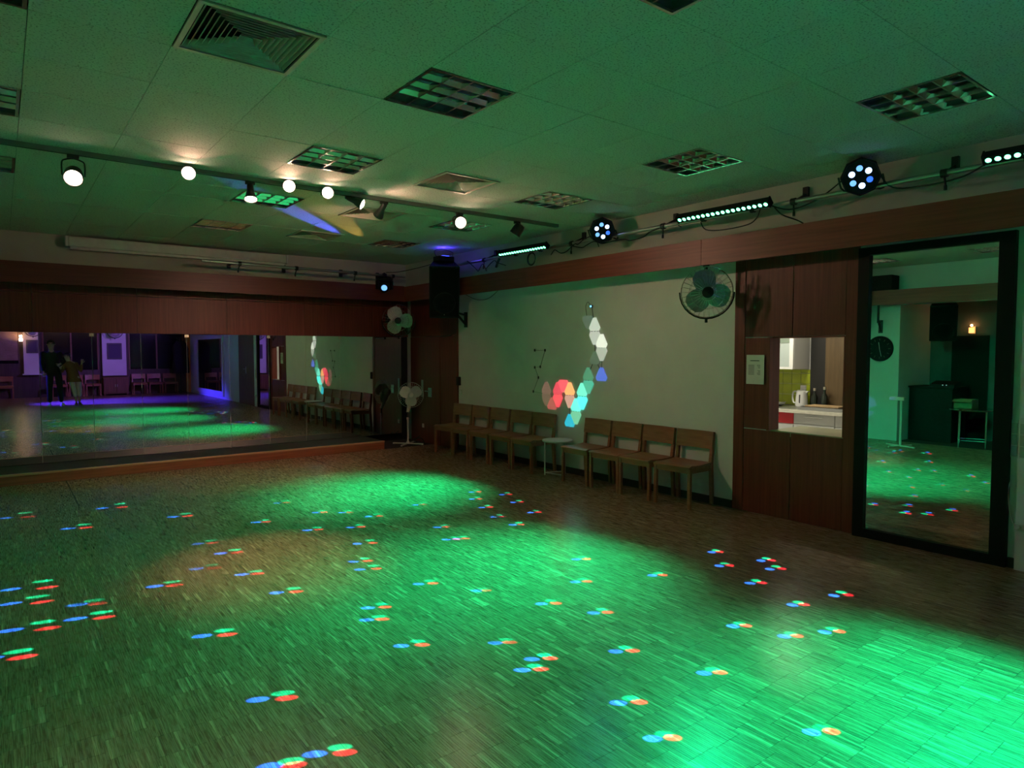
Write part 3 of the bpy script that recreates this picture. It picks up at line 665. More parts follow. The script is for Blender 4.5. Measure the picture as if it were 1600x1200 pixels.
speaker((-.85, 6.02, 2.5), (1.5, 3.6, 1.2), 'black loudspeaker on a bracket beside the clock, seen in the framed mirror', (.40, .36, .62), bracket=(XL, 5.66, 2.11), led=False)
tag(MB().box(-1.2 + .002, -.90, 5.36, 5.92, 2.76, 3.03).build('black_box', M_black, None, bevel=.01), 'black equipment box above the left fascia, seen in the framed mirror', 'box')
# ================================================================== FANS
def fan_head(t, A, r, m_blade, m_guard, m_hub, nb, hub=.05, wires=28, phase=0., wr=.0016):
    g = MB(A)
    for rr, z in ((r, 0), (r * .99, .03), (r * .99, -.03), (r * .66, -.075), (r * .66, .07), (r * .33, -.088), (r * .33, .078)): g.ring(rr, wr * (2.2 if z == 0 else 1.1), z, 40, 5)
    for k in range(wires):
        a = 2 * PI * k / wires; c, s = math.cos(a), math.sin(a)
        g.tube([(hub * c, hub * s, -.092), (r*.33*c, r*.33*s, -.088), (r*.66*c, r*.66*s, -.075), (r*.99*c, r*.99*s, -.03), (r*c, r*s, 0)], wr, 4)
        g.tube([(r*c, r*s, 0), (r*.99*c, r*.99*s, .03), (r*.66*c, r*.66*s, .07), (hub*c, hub*s, .08)], wr, 4)
    g.build('guard', m_guard, t, True)
    MB(A).lathe([(0, -.10), (hub * .8, -.099), (hub, -.092), (hub, -.086), (0, -.085)], 20).build('guard_badge', m_hub, t, True)
    MB(A).lathe([(0, -.05), (hub * .8, -.045), (hub * .9, .02), (0, .03)], 16).build('rotor_hub', m_hub, t, True)
    for b in range(nb):
        a0 = phase + 2 * PI * b / nb; m = MB(A @ Matrix.Rotation(a0, 4, 'Z')); vs = []; fs = []
        n = 8
        for side in (0, 1):
            for i in range(n):
                q = i / (n - 1); rr = hub * .7 + (r * .90 - hub * .7) * q; half = (.16 + .34 * math.sin(PI * min(q * .62 + .12, 1))) * r * (1.05 if q < .95 else .75)
                for j in (-1, -.33, .33, 1):
                    vs.append((rr * math.cos(j * half / max(rr, r * .35) * .95), rr * math.sin(j * half / max(rr, r * .35) * .95) , j * .030 * (1 - .35 * q) + side * .002))
        for side in (0, 1):
            for i in range(n - 1):
                for j in range(3):
                    k = side * n * 4 + i * 4 + j; fs.append((k, k + 1, k + 5, k + 4))
        m.add(vs, fs); m.build('fan_blade', m_blade, t, True)
    MB(A).lathe([(0, .17), (.05, .165), (.065, .14), (.068, .085), (.05, .075), (0, .07)], 18).build('motor', m_hub, t, True)
M_fanblack = mat('fan_black_metal', (.012, .012, .012), .5, spec=.3)
M_bladem = mat('polished_fan_blade', (.30, .30, .28), .42, .7)
def wall_fan(loc, aim, r, label, mount, phase=.3, plate=(.04, .12, .16)):
    t = thing('wall_fan', label, 'fan', loc); A = frame(Vector(aim) - Vector(loc))
    fan_head(t, A, r, M_bladem, M_chrome, M_fanblack, 3, .055, 30, phase)
    b = A @ Vector((0, 0, .16)); q = Vector(mount) - Vector(loc)
    MB().cyl(b, q, .018).build('wall_arm', M_fanblack, t, True)
    m = MB(); s = A @ Vector((r + .01, 0, .02)); 
    ring = [A @ Vector(((r + .012) * math.cos(a), (r + .012) * math.sin(a), .02)) for a in [PI + .0 + PI * k / 14 for k in range(15)]]
    MB().tube(ring, .008, 6).cyl(ring[7], ring[7] + Vector((0, 0, -.04)), .014).build('yoke', M_fanblack, t, True)
    MB().cbox(tuple(q), plate).build('wall_plate', M_fanblack, t, bevel=.005)
    return t
wall_fan((5.56, 4.06, 2.20), (3.6, 2.3, 1.95), .25, 'chrome wall fan high beside the serving hatch panels', (5.665, 4.15, 2.485), 1.35, (.03, .06, .05))
wall_fan((5.52, 10.42, 2.155), (4.2, 8.3, 1.9), .275, 'chrome wall fan above the right end of the mirror wall', (5.5, 10.82, 2.2), 1.1)
def stand_fan(loc, aim, hz, label, r=.22):
    t = thing('pedestal_fan', label, 'fan', loc); c = Vector((.04, -.04, hz)); A = T(*c) @ frame(Vector(aim) - (Vector(loc) + c))
    fan_head(t, A, r, M_wplast, M_wplast, M_wplast, 3, .045, 36, .5, .0013)
    b = A @ Vector((0, 0, .10))
    MB().cyl((0, 0, hz - .30), (b.x, b.y, hz - .04), .028, .042, 12).build('neck', M_wplast, t, True)
    MB().cyl((0, 0, hz - .42), (0, 0, hz - .28), .011).build('inner_pole', M_blackm, t, True)
    MB().cyl((0, 0, .02), (0, 0, hz - .40), .015).cyl((0, 0, hz - .43), (0, 0, hz - .39), .022).build('pole', M_wplast, t, True)
    for k in range(2):
        a = .65 + k * PI / 2; cc, ss = math.cos(a) * .27, math.sin(a) * .27
        m = MB(); m.cyl((-cc, -ss, .014), (cc, ss, .014), .012, n=8); m.build('base_bar', M_wplast, t, True)
    for k in range(4):
        a = .65 + k * PI / 2; MB().lathe([(0, 0), (.016, 0), (.016, .02), (0, .026)], 10, (math.cos(a) * .27, math.sin(a) * .27, 0)).build('foot', M_wwhite, t)
    MB().lathe([(0, .01), (.045, .012), (.03, .04), (.018, .06)], 14).build('base_hub', M_wplast, t, True)
    return t
stand_fan((5.58, 10.22, 0), (3.2, 6.0, .9), .86, 'white pedestal fan standing by the right end of the mirror wall')
ws_ = thing('white_stand', 'white stand with a crossed base by the left wall, seen in the framed mirror', 'stand', (-.42, 4.95, 0))
MB().cyl((0, 0, .02), (0, 0, .80), .020).build('post', M_wplast, ws_, True)
for k in range(2):
    a = .3 + k * PI / 2; MB().cyl((-.27 * math.cos(a), -.27 * math.sin(a), .016), (.27 * math.cos(a), .27 * math.sin(a), .016), .015, n=8).build('base_bar', M_wplast, ws_, True)
MB().cbox((0, .06, .83), (.10, .24, .06)).build('stand_head', M_wplast, ws_, bevel=.01)
# power strip and cable near the pedestal fan
cable('grey tangle of cable lying on the floor by the pedestal fan', [(5.62, 10.3, .02), (5.72, 10.35, .05), (5.82, 10.2, .09), (5.8, 10.05, .02), (5.70, 10.12, .01), (5.75, 10.3, .04), (5.88, 10.32, .12)], .008, 6)
# ================================================================== CHAIRS
def chair_proto():
    t = thing('wooden_chair', 'x', 'chair')       # faces -X, back at +X ; width along Y
    W, D = .46, .44
    for s in (-1, 1):
        MB().box(-.36, -.325, s * (W/2 - .018) - .018, s * (W/2 - .018) + .018, 0, .43).build('front_leg', M_chair, t, bevel=.004)
        m = MB(); x0, x1 = .02, .06
        y0, y1 = s * (W/2 - .018) - .018, s * (W/2 - .018) + .018
        m.add([(x0 + .02, y0, 0), (x1 + .02, y0, 0), (x1 + .02, y1, 0), (x0 + .02, y1, 0), (x0 - .01, y0, .44), (x1 - .01, y0, .44), (x1 - .01, y1, .44), (x0 - .01, y1, .44),
               (x0 + .04, y0, .765), (x1 + .02, y0, .765), (x1 + .02, y1, .765), (x0 + .04, y1, .765)],
              [(3, 2, 1, 0), (0, 1, 5, 4), (1, 2, 6, 5), (2, 3, 7, 6), (3, 0, 4, 7), (4, 5, 9, 8), (5, 6, 10, 9), (6, 7, 11, 10), (7, 4, 8, 11), (8, 9, 10, 11)])
        m.build('back_leg', M_chair, t, bevel=.003)
        MB().box(-.33, .03, s * (W/2 - .02) - .011, s * (W/2 - .02) + .011, .365, .425).build('side_rail', M_chair, t)
    MB().box(-.352, -.332, -W/2 + .03, W/2 - .03, .365, .428).build('front_rail', M_chair, t)
    m = MB(); n = 8; vs = []; fs = []
    for i in range(n + 1):                       # dished plywood seat with a rolled front edge
        q = i / n; x = -.375 + .385 * q; z = .452 - .012 * math.sin(PI * q) - (.018 if i == 0 else 0)
        vs += [(x, -W/2 + .004, z), (x, W/2 - .004, z), (x, W/2 - .004, z - .016), (x, -W/2 + .004, z - .016)]
    for i in range(n):
        k = i * 4
        for j in range(4): fs.append((k + j, k + (j + 1) % 4, k + 4 + (j + 1) % 4, k + 4 + j))
    fs += [(0, 3, 2, 1), (n*4, n*4+1, n*4+2, n*4+3)]
    m.add(vs, fs); m.build('seat', M_chair, t, True)
    m = MB(); vs = []; fs = []; n = 8
    for i in range(n + 1):                       # curved back board
        q = i / n; y = -W/2 + .002 + (W - .004) * q; b = .022 * math.sin(PI * q)
        vs += [(.022 + b, y, .585), (.034 + b, y, .585), (.058 + b, y, .768), (.046 + b, y, .768)]
    for i in range(n):
        k = i * 4
        for j in range(4): fs.append((k + j, k + (j + 1) % 4, k + 4 + (j + 1) % 4, k + 4 + j))
    fs += [(0, 3, 2, 1), (n*4, n*4+1, n*4+2, n*4+3)]
    m.add(vs, fs); m.build('back_board', M_chair, t, True)
    return t
cp = chair_proto(); first = True
def place_chair(x, y, rz, label, group):
    global first
    o = cp if first else copy_tree(cp); first = False
    o.location = (x, y, 0); o.rotation_euler = (0, 0, rz); o['label'] = label; o['group'] = group; return o
far_lb = ['wooden chair nearest the corner door, first of the far row', 'second wooden chair from the corner door in the far row', 'third wooden chair from the corner door in the far row',
          'fourth wooden chair from the corner door in the far row', 'wooden chair right next to the small white table, last of the far row']
for k, y in enumerate((8.95, 8.44, 7.94, 7.43, 6.93)):
    place_chair(5.845, y, (.10, -.02, .0, .03, -.02)[k], far_lb[k], 'wooden chairs along the white wall')
near_lb = ['wooden chair just right of the small white table', 'second wooden chair right of the small white table', 'second wooden chair from the serving hatch panels', 'wooden chair nearest the serving hatch panels']
for k, y in enumerate((5.91, 5.42, 4.94, 4.44)):
    place_chair(5.86, y, (.0, .02, -.02, .04)[k], near_lb[k], 'wooden chairs along the white wall')
# small white side table
sb = thing('side_table', 'small round white table with thin metal legs between the chairs', 'table', (5.72, 6.46, 0))
MB().lathe([(0, .445), (.195, .445), (.2, .452), (.2, .462), (.195, .467), (.188, .462), (0, .460)], 32).build('table_top', M_wwhite, sb, True)
lp_ = []
for k in range(3):
    a = 2.3 + k * 2 * PI / 3; p = Vector((.165 * math.cos(a), .165 * math.sin(a), 0)); lp_.append(p)
    MB().cyl(p, p * 1.02 + Vector((0, 0, .447)), .009, n=8).build('leg', M_wwhite, sb, True)
for k in range(3):
    MB().cyl(lp_[k] + Vector((0, 0, .03)), lp_[(k+1) % 3] + Vector((0, 0, .03)), .007, n=6).build('foot_bar', M_wwhite, sb, True)
# ================================================================== WALL ITEMS ON THE RIGHT
TRI = [(6.140, 1.985, 0, (.055, .10, .075), .8), (6.015, 1.955, 1, (.50, .56, .46), 1), (6.013, 1.780, 0, (.44, .48, .40), 1), (5.890, 1.745, 1, (.72, .76, .62), 1.1), (5.889, 1.577, 0, (.36, .40, .33), 1),
       (6.005, 1.535, 1, (.05, .09, .065), .8), (6.126, 1.327, 1, (.035, .22, .12), 1), (5.890, 1.330, 1, (.045, .12, .62), 1), (6.123, 1.157, 0, (.04, .42, .28), 1), (6.237, 1.122, 1, (.16, .85, .60), 1.1),
       (6.233, .947, 0, (.08, 1., .85), 1.2), (6.351, .917, 1, (.14, .95, .75), 1.1), (6.350, .745, 0, (.16, .56, .33), 1), (6.470, .704, 1, (.0, .42, .55), 1.1), (6.472, .950, 0, (.62, .30, .24), 1),
       (6.473, 1.123, 1, (1., .42, .14), 1.1), (6.598, 1.151, 0, (.95, .085, .13), 1), (6.709, 1.119, 1, (.80, .035, .09), 1), (6.708, .948, 0, (1., .05, .09), 1.1), (6.826, .906, 1, (.40, .06, .06), 1),
       (6.945, .948, 0, (.14, .065, .045), .8), (6.945, 1.114, 1, (.19, .075, .065), .8)]
nl = thing('triangle_light_panels', 'glowing triangular light panels in a zigzag on the white wall', 'wall light', (XW, 6.4, .62))
S, CUT = .236, .046
hh = S * math.sqrt(3) / 2
def tri_poly(up):
    P = [Vector((-S/2, 0)), Vector((S/2, 0)), Vector((0, hh))]; out = []
    for i in range(3):
        p, a, b = P[i], P[i-1], P[(i+1) % 3]
        out += [p + (a - p).normalized() * CUT, p + (b - p).normalized() * CUT]
    mid = (hh - CUT * math.sqrt(3) / 2) / 2
    return [(v.x, (v.y - mid) * (1 if up else -1)) for v in out]
for i, (y, z, up, c, e) in enumerate(TRI):
    mm = mat('light_panel_%02d' % i, (.5, .5, .5), .5, emit=c, estr=e)
    MB().prism(tri_poly(up), -.014, -.002, lambda u, v, d: (d, y - 6.4 + u, z - .62 + v)).build('light_panel', mm, nl)
con = MB()
for i in range(len(TRI)):
    for j in range(i):
        a, b = TRI[i], TRI[j]
        if abs(a[0] - b[0]) < .15 and abs(a[1] - b[1]) < .26 and (abs(a[0]-b[0]) > .05 or abs(a[1]-b[1]) > .1):
            pa, pb = Vector((-.003, a[0] - 6.4, a[1] - .62)), Vector((-.003, b[0] - 6.4, b[1] - .62)); con.cyl(pa, pb, .004, n=6)
con.build('connector_strips', M_cable, nl)
MB().cbox((-.012, 6.067 - 6.4, 2.182 - .62), (.024, .035, .035)).build('controller', M_cable, nl, bevel=.006)
MB().cyl((-.024, 6.067 - 6.4, 2.182 - .62), (-.029, 6.067 - 6.4, 2.182 - .62), .012).build('status_light', mat('status_cyan', (.2, .8, 1), .4, emit=(.12, .62, 1.), estr=4.), nl)
MB().tube(smooth_path([(-.004, -.34, 1.55), (-.004, -.29, 1.60), (-.004, -.25, 1.62), (-.004, -.22, 1.56), (-.004, -.24, 1.45)], 5), .003, 5).tube([(-.004, -.333, 1.55), (-.004, -.36, 1.42)], .004, 5).build('supply_wire', M_cable, nl, True)
wmk = thing('bare_wire_outline', 'faint wire outline left on the white wall beside the light panels', 'wires', (XW, 7.1, 1.03))
pts = [(0, .10, .60), (0, -.12, .60), (0, -.02, .37), (0, .10, .36), (0, .02, .22), (0, .13, .02), (0, -.10, .0)]
MB().tube([(-.003, y, z) for x, y, z in pts], .0035, 5).build('wire', mat('grey_wire', (.16, .16, .15), .6), wmk)
for x, y, z in pts: MB().cbox((-.005, y, z), (.01, .022, .035)).build('connector_tab', M_cable, wmk)
pn = thing('paper_notice', 'white printed paper notice on the wood panel left of the hatch', 'notice', (5.9225, 3.744, 1.29))
MB().box(-.002, 0, -.098, .098, 0, .29).build('sheet', M_paper, pn)
MB().box(-.0026, -.002, -.045, .055, .228, .236).build('heading', M_ink, pn)
for k in range(8):
    z = .185 - k * .013; MB().box(-.0026, -.002, .01, .075, z, z + .0045).build('print_line', M_ink, pn)
    if k not in (3,): MB().box(-.0026, -.002, -.055, -.02 - .006 * (k % 3), z, z + .0045).build('print_line', M_ink, pn)
so = thing('wall_socket', 'white socket on the white wall edge beside the corner post', 'socket', (XW, 9.10, .95))
MB().cbox((-.006, 0, 0), (.012, .08, .08)).build('plate', M_wplast, so, bevel=.003)
MB().cyl((-.012, 0, 0), (-.0135, 0, 0), .025).build('insert', M_wwhite, so, True)
sq = tag(MB().cbox((5.925, 9.13, 1.13), (.05, .07, .14)).build('intercom', M_black, None, bevel=.006), 'small black control box above the corner socket', 'control box')
sw = thing('switch_panel', 'column of three light switches at the right edge', 'switch', (5.935, 1.606, .84))
MB().box(-.006, .002, -.022, .022, -.01, .27).build('plate', M_wplast, sw)
for k in range(3): MB().box(-.014, -.006, -.018, .018, .0 + k * .085, .075 + k * .085).build('rocker', mat('grey_rocker', (.42, .42, .38), .4), sw, bevel=.003)
sw2 = thing('switch_column', 'second plate of switches on the white reveal at the right edge', 'switch', (5.90, 1.545, .84))
MB().box(-.006, 0, -.022, .022, -.01, .29).build('plate', M_wplast, sw2)
for k in range(3): MB().box(-.014, -.006, -.018, .018, .0 + k * .085, .075 + k * .085).build('rocker', MATS['grey_rocker'], sw2, bevel=.003)
ws = thing('plug_socket', 'low wall socket with plugs at the right edge', 'socket', (5.90, 1.53, .30))
MB().box(-.02, .0, -.04, .05, 0, .05).build('plate', M_wplast, ws, bevel=.004)
for k in (-.02, .02): MB().cyl((-.02, k, .025), (-.05, k, .03), .018, .014).build('plug', M_wplast, ws, True)
cable('white cable hanging down the frame of the tall mirror', [(5.925, 1.618, .66), (5.92, 1.632, .58), (5.92, 1.622, .45), (5.91, 1.60, .36), (5.885, 1.56, .325)], .004, 5, M_wplast)
# ================================================================== KITCHEN BEHIND THE HATCH
wt = thing('kitchen_worktop', 'cream kitchen worktop behind the serving hatch', 'worktop', (8.0, 4.4, .86))
MB().box(-.305, .335, -1.2, 1.2, 0, .04).build('board', mat('dark_steel_worktop', (.20, .21, .17), .3, .4), wt)
MB().box(-.325, -.305, -1.2, 1.2, -.002, .0405).build('front_edge', M_top, wt, bevel=.003)
def drawer_unit(y0, y1, m, label, h=.13):
    t = thing('kitchen_drawer_unit', label, 'cabinet', (8.02, (y0 + y1) / 2, 0)); w = (y1 - y0) / 2
    MB().box(-.29, .32, -w + .001, w - .001, .1, .858).build('carcass', M_grey2, t)
    d = MB().box(-.31, -.291, -w + .003, w - .003, .855 - h, .853).build('drawer_front', m, t)
    MB().cyl((-.325, -w * .45, .855 - h * .3), (-.325, w * .45, .855 - h * .3), .005, n=8).build('handle', M_chrome, d, True)
    MB().box(-.31, -.291, -w + .003, w - .003, .42, .845 - h).build('lower_front', M_grey2, t)
    MB().box(-.31, -.291, -w + .003, w - .003, .12, .41).build('bottom_front', M_grey2, t)
    MB().box(-.25, .3, -w + .001, w - .001, 0, .1).build('plinth', M_black, t)
drawer_unit(4.34, 5.0, M_red, 'kitchen unit with a red drawer front')
drawer_unit(3.83, 4.338, M_grey2, 'pale grey kitchen drawer unit right of the red drawer', .12)
drawer_unit(3.25, 3.828, M_grey2, 'pale grey kitchen drawer unit at the right of the hatch', .12)
drawer_unit(5.002, 5.58, M_grey2, 'pale grey kitchen drawer unit left of the red drawer', .12)
uc = thing('wall_cabinet', 'white kitchen wall cabinet with glass doors above the green tiles', 'cabinet', (8.16, 4.965, 1.385))
MB().box(-.19, .185, -.47, .47, 0, .018).box(-.19, .185, -.47, .47, .75, .77).box(-.19, .185, -.47, -.452, .018, .75).box(-.19, .185, .452, .47, .018, .75).box(.17, .185, -.452, .452, .018, .75).build('carcass', M_wwhite, uc)
MB().box(-.17, .17, -.452, .452, .33, .345).build('shelf', M_wwhite, uc)
for s in (-1, 1):
    y0, y1 = (s * .235 - .232, s * .235 + .232); f = MB()
    f.box(-.21, -.191, y0, y0 + .05, 0, .77).box(-.21, -.191, y1 - .05, y1, 0, .77).box(-.21, -.191, y0 + .05, y1 - .05, 0, .03).box(-.21, -.191, y0 + .05, y1 - .05, .74, .77)
    d = f.build('door_frame', M_wwhite, uc); MB().box(-.203, -.199, y0 + .05, y1 - .05, .335, .74).build('glass_pane', M_glass2, d); MB().box(-.203, -.199, y0 + .05, y1 - .05, .03, .33).build('glass_pane', M_glass, d)
    MB().cbox((-.218, y0 + .024 if s > 0 else y1 - .024, .12), (.012, .012, .09)).build('door_handle', M_chrome, d)
kt = thing('kettle', 'white electric kettle on the kitchen worktop', 'kettle', (8.22, 4.52, .90))
MB().lathe([(0, .0), (.075, .0), (.078, .02), (.068, .16), (.066, .2), (.05, .212), (0, .216)], 20).build('body', M_wwhite, kt, True)
MB().tube(smooth_path([(0, .062, .19), (0, .11, .185), (0, .125, .12), (0, .11, .05), (0, .072, .04)], 4), .011, 8).build('handle', M_wwhite, kt, True)
MB().prism([(-.05, .15), (-.095, .2), (-.05, .205)], -.02, .02, lambda u, v, d: (d, u, v)).build('spout', M_wwhite, kt)
MB().cbox((-.071, -.01, .10), (.008, .016, .11)).build('level_window', M_ink, kt)
for y, h, lb in ((4.35, .24, 'dark glass bottle nearest the kettle'), (4.22, .26, 'dark glass bottle by the brown panel')):
    b = thing('bottle', lb, 'bottle', (8.22, y, .90), 0, 'bottles on the kitchen worktop')
    MB().lathe([(0, 0), (.036, 0), (.038, .01), (.038, h * .55), (.016, h * .72), (.014, h), (0, h)], 16).build('glass', M_bottle, b, True)
    MB().lathe([(.0155, h - .03), (.0165, h - .03), (.0165, h + .004), (0, h + .005)], 12).build('cap', M_clip, b, True)
ty = thing('baking_tray', 'metal tray on the kitchen worktop', 'tray', (7.98, 4.05, .90))
MB().box(-.16, .16, -.30, .30, 0, .006).box(-.16, -.15, -.30, .30, .006, .03).box(.15, .16, -.30, .30, .006, .03).box(-.15, .15, -.30, -.29, .006, .03).box(-.15, .15, .29, .30, .006, .03).build('pan', M_steel, ty)
cb = tag(MB().box(7.86, 8.10, 3.86, 4.28, .932, .950).build('chopping_board', noise_col(mat('board_wood', rough=.6), (.30, .20, .09), (.38, .26, .13), (4, 30, 4)), None, bevel=.004), 'wooden chopping board lying on the metal tray', 'chopping board')
pnn = thing('steel_bowl', 'shiny steel bowl at the left of the worktop', 'bowl', (8.02, 4.74, .90))
MB().lathe([(0, .0), (.05, .0), (.09, .03), (.105, .06), (.10, .06), (.085, .033), (.045, .006), (0, .005)], 20).build('shell', M_chrome, pnn, True)
MB().lathe([(.100, .058), (.109, .060), (.109, .064), (.100, .063)], 20).build('rim', M_chrome, pnn, True)
sk = thing('tile_socket', 'white socket on the green tiles behind the kettle', 'socket', (8.337, 4.56, 1.10))
MB().cbox((-.008, 0, 0), (.016, .08, .14)).build('plate', M_wwhite, sk, bevel=.004)
for z in (-.033, .033): MB().cyl((-.016, 0, z), (-.0175, 0, z), .026).build('insert', M_wplast, sk, True)
kl = thing('kitchen_ceiling_lamp', 'white kitchen ceiling lamp above the worktop', 'ceiling light', (7.25, 4.6, 2.5))
MB().box(-.1, .1, -.6, .6, -.06, 0).build('housing', M_wwhite, kl)
MB().box(-.08, .08, -.57, .57, -.075, -.06).build('diffuser', mat('lit_diffuser', (.9, .9, .85), .5, emit=(1., .93, .74), estr=2.2), kl)
ad = bpy.data.lights.new('lamp_light', 'AREA'); ad.shape = 'RECTANGLE'; ad.size = .18; ad.size_y = 1.1; ad.energy = P_KITCHEN; ad.color = (1., .93, .74)
ao = bpy.data.objects.new('lamp_light', ad); COL.objects.link(ao); ao.parent = kl; ao.location = (0, 0, -.085)
# ================================================================== LEFT SIDE, SEEN IN THE FRAMED MIRROR
ck = thing('wall_clock', 'large round black wall clock on the white left wall, seen in the framed mirror', 'clock', (XL, 5.66, 1.70))
A = Matrix.Rotation(PI / 2, 4, 'Y')
MB(A).lathe([(0, .03), (.20, .03), (.205, .034), (.23, .034), (.235, .028), (.235, .0), (0, 0)], 40).build('case', M_black, ck, True)
for k in range(12):
    a = PI * k / 6; MB(Matrix.Rotation(a, 4, 'X')).box(.0305, .032, -.006, .006, .15, .19).build('hour_mark', mat('dull_brass', (.10, .085, .05), .5), ck)
MB(Matrix.Rotation(-.15, 4, 'X')).box(.034, .036, -.005, .005, -.02, .12).build('hour_hand', M_wplast, ck)
MB(Matrix.Rotation(2.9, 4, 'X')).box(.037, .039, -.004, .004, -.02, .15).build('minute_hand', M_wplast, ck)
dj = thing('dj_desk', 'black equipment desk in the niche, seen in the framed mirror', 'desk', (-1.95, 4.95, 0))
MB().box(-.38, .30, -.35, .37, 0, .98).build('front_panel', M_black, dj, bevel=.01)
MB().box(-.40, .33, -.37, .375, .98, 1.01).build('desk_top', M_black, dj)
mx_ = thing('mixer', 'small mixer with two tiny lights on the black desk', 'mixer', (-1.85, 4.80, 1.01))
MB().prism([(-.16, 0), (.14, 0), (.14, .04), (-.16, .10)], -.2, .2, lambda u, v, d: (u, d, v)).build('body', M_black, mx_)
for k in (-.03, .03): MB().cbox((.145, k - .05, .03), (.006, .012, .008)).build('indicator', mat('lit_indicator', (.6, 1, .9), .4, emit=(.5, .95, 1.), estr=1.2), mx_)
bt_ = thing('bistro_table', 'round table with chrome legs in the niche, seen in the framed mirror', 'table', (-1.42, 4.20, 0))
MB().lathe([(0, .635), (.38, .635), (.39, .65), (.38, .66), (0, .66)], 36).build('table_top', M_chrome, bt_, True)
for k in range(4):
    a = .5 + k * PI / 2; MB().cyl((.27 * math.cos(a), .27 * math.sin(a), 0), (.27 * math.cos(a), .27 * math.sin(a), .636), .012, n=8).build('leg', M_chrome, bt_, True)
for k in range(4):
    a, b = .5 + k * PI / 2, .5 + (k + 1) * PI / 2; MB().cyl((.27 * math.cos(a), .27 * math.sin(a), .12), (.27 * math.cos(b), .27 * math.sin(b), .12), .008, n=6).build('stretcher', M_chrome, bt_, True)
cbx = thing('cardboard_box', 'open cardboard box on the round table in the niche', 'box', (-1.45, 4.32, .66))
MB().box(-.15, .15, -.14, .14, 0, .006).box(-.15, .15, -.14, -.135, 0, .16).box(-.15, .15, .135, .14, 0, .16).box(-.15, -.145, -.14, .14, 0, .16).box(.145, .15, -.14, .14, 0, .16).build('carton', M_carton, cbx)
MB().add([(.15, -.14, .16), (.15, .14, .16), (.22, .14, .12), (.22, -.14, .12), (.15, -.14, .163), (.15, .14, .163), (.22, .14, .123), (.22, -.14, .123)], [(0, 1, 2, 3), (4, 7, 6, 5), (0, 4, 5, 1), (2, 6, 7, 3)]).build('flap', M_carton, cbx)
scn = thing('wall_sconce', 'small glowing wall sconce in the niche, seen in the framed mirror', 'wall light', (-2.6, 4.62, 2.05))
MB().box(0, .03, -.05, .05, -.07, .07).build('back_plate', M_clip, scn)
MB().lathe([(.03, -.05), (.045, -.05), (.045, .05), (.03, .05)], 16, (.075, 0, 0)).build('shade', mat('lit_sconce_shade', (.9, .7, .4), .4, emit=(1., .42, .12), estr=3.), scn, True)
point(scn, (.08, 0, .09), .7, (1., .45, .16), .02)
# ================================================================== REAR END, SEEN IN THE MIRROR WALL
rl = ['wooden chair under the cream blind at the rear', 'wooden chair right of the narrow pillar at the rear', 'wooden chair in the middle between the rear pillars',
      'wooden chair left of the wide rear pillar', 'wooden chair right of the wide rear pillar', 'second wooden chair right of the wide rear pillar', 'wooden chair beside the black coat rack at the rear']
for x, lb in zip((.10, 1.62, 2.12, 2.64, 4.12, 4.64, 5.18), rl):
    place_chair(x, YR + .16, -PI / 2 + random.uniform(-.06, .06), lb, 'wooden chairs along the rear wall')
cr = thing('coat_rack', 'tall black coats on a rack in the rear right corner', 'coat rack', (5.52, YR + .42, 0))
MB().cyl((0, 0, 0), (0, 0, 2.15), .02).build('pole', M_blackm, cr, True)
for k in range(4):
    a = k * PI / 2 + .4; MB().cyl((0, 0, .06), (.26 * math.cos(a), .26 * math.sin(a), .012), .014, n=8).build('foot', M_blackm, cr, True)
    MB().cyl((0, 0, 2.05), (.14 * math.cos(a), .14 * math.sin(a), 2.14), .010, n=8).build('hook', M_blackm, cr, True)
for k in range(3):
    a = k * 2.1; m = MB(); prof = []
    n = 16; vs = []; fs = []
    for i in range(9):
        q = i / 8; z = 2.02 - 1.25 * q; w = (.07, .17, .20, .19, .19, .20, .21, .22, .22)[i]
        for j in range(n):
            b = 2 * PI * j / n; rr = w * (1 + .10 * math.sin(5 * b + k + 3 * q))
            vs.append((.09 * math.cos(a) + rr * math.cos(b), .09 * math.sin(a) + rr * .6 * math.sin(b), z))
    for i in range(8):
        for j in range(n): fs.append((i*n + j, i*n + (j+1) % n, (i+1)*n + (j+1) % n, (i+1)*n + j))
    fs += [tuple(range(n)), tuple(reversed(range(8*n, 9*n)))]
    m.add(vs, fs); m.build('coat', M_cloth, cr, True)
def picture(x0, x1, z0, z1, label):
    t = thing('framed_picture', label, 'picture', ((x0 + x1) / 2, YR + .12, z0)); w, h = (x1 - x0) / 2, z1 - z0
    MB().box(-w, w, 0, .02, 0, h).build('frame', M_grey, t); MB().box(-w + .05, w - .05, .02, .024, .05, h - .05).build('print', mat('dark_print', (.06, .05, .10), .6), t)
picture(.72, 1.06, 1.56, 2.02, 'dark framed picture on the narrow rear pillar')
picture(3.12, 3.60, 1.32, 1.92, 'framed picture on the wide rear pillar')
wall_fan((3.36, YR + .42, 2.36), (3.3, 0, 1.6), .25, 'wall fan at the top of the wide rear pillar', (3.36, YR + .13, 2.40))
wall_fan((.92, YR + .42, 2.38), (1.0, 0, 1.6), .24, 'wall fan at the top of the narrow rear pillar', (.9, YR + .13, 2.42))
rt = thing('low_cabinet', 'low wooden cabinet below the wide rear pillar', 'cabinet', (3.36, YR + .20, 0))
MB().box(-.40, .40, -.19, .18, .06, .64).build('carcass', M_brown, rt); MB().box(-.42, .42, -.195, .20, .64, .67).build('cabinet_top', M_brown, rt)
for s in (-1, 1):
    d = MB().box(s * .2 - .19, s * .2 + .19, .18, .195, .10, .60).build('door', M_brown, rt); MB().cbox((s * .03, .20, .36), (.014, .02, .10)).build('door_handle', M_steel, d)
    for q in (-.16, .14): MB().box(s * .36 - .02, s * .36 + .02, q - .02, q + .02, 0, .06).build('foot', M_brown, rt)
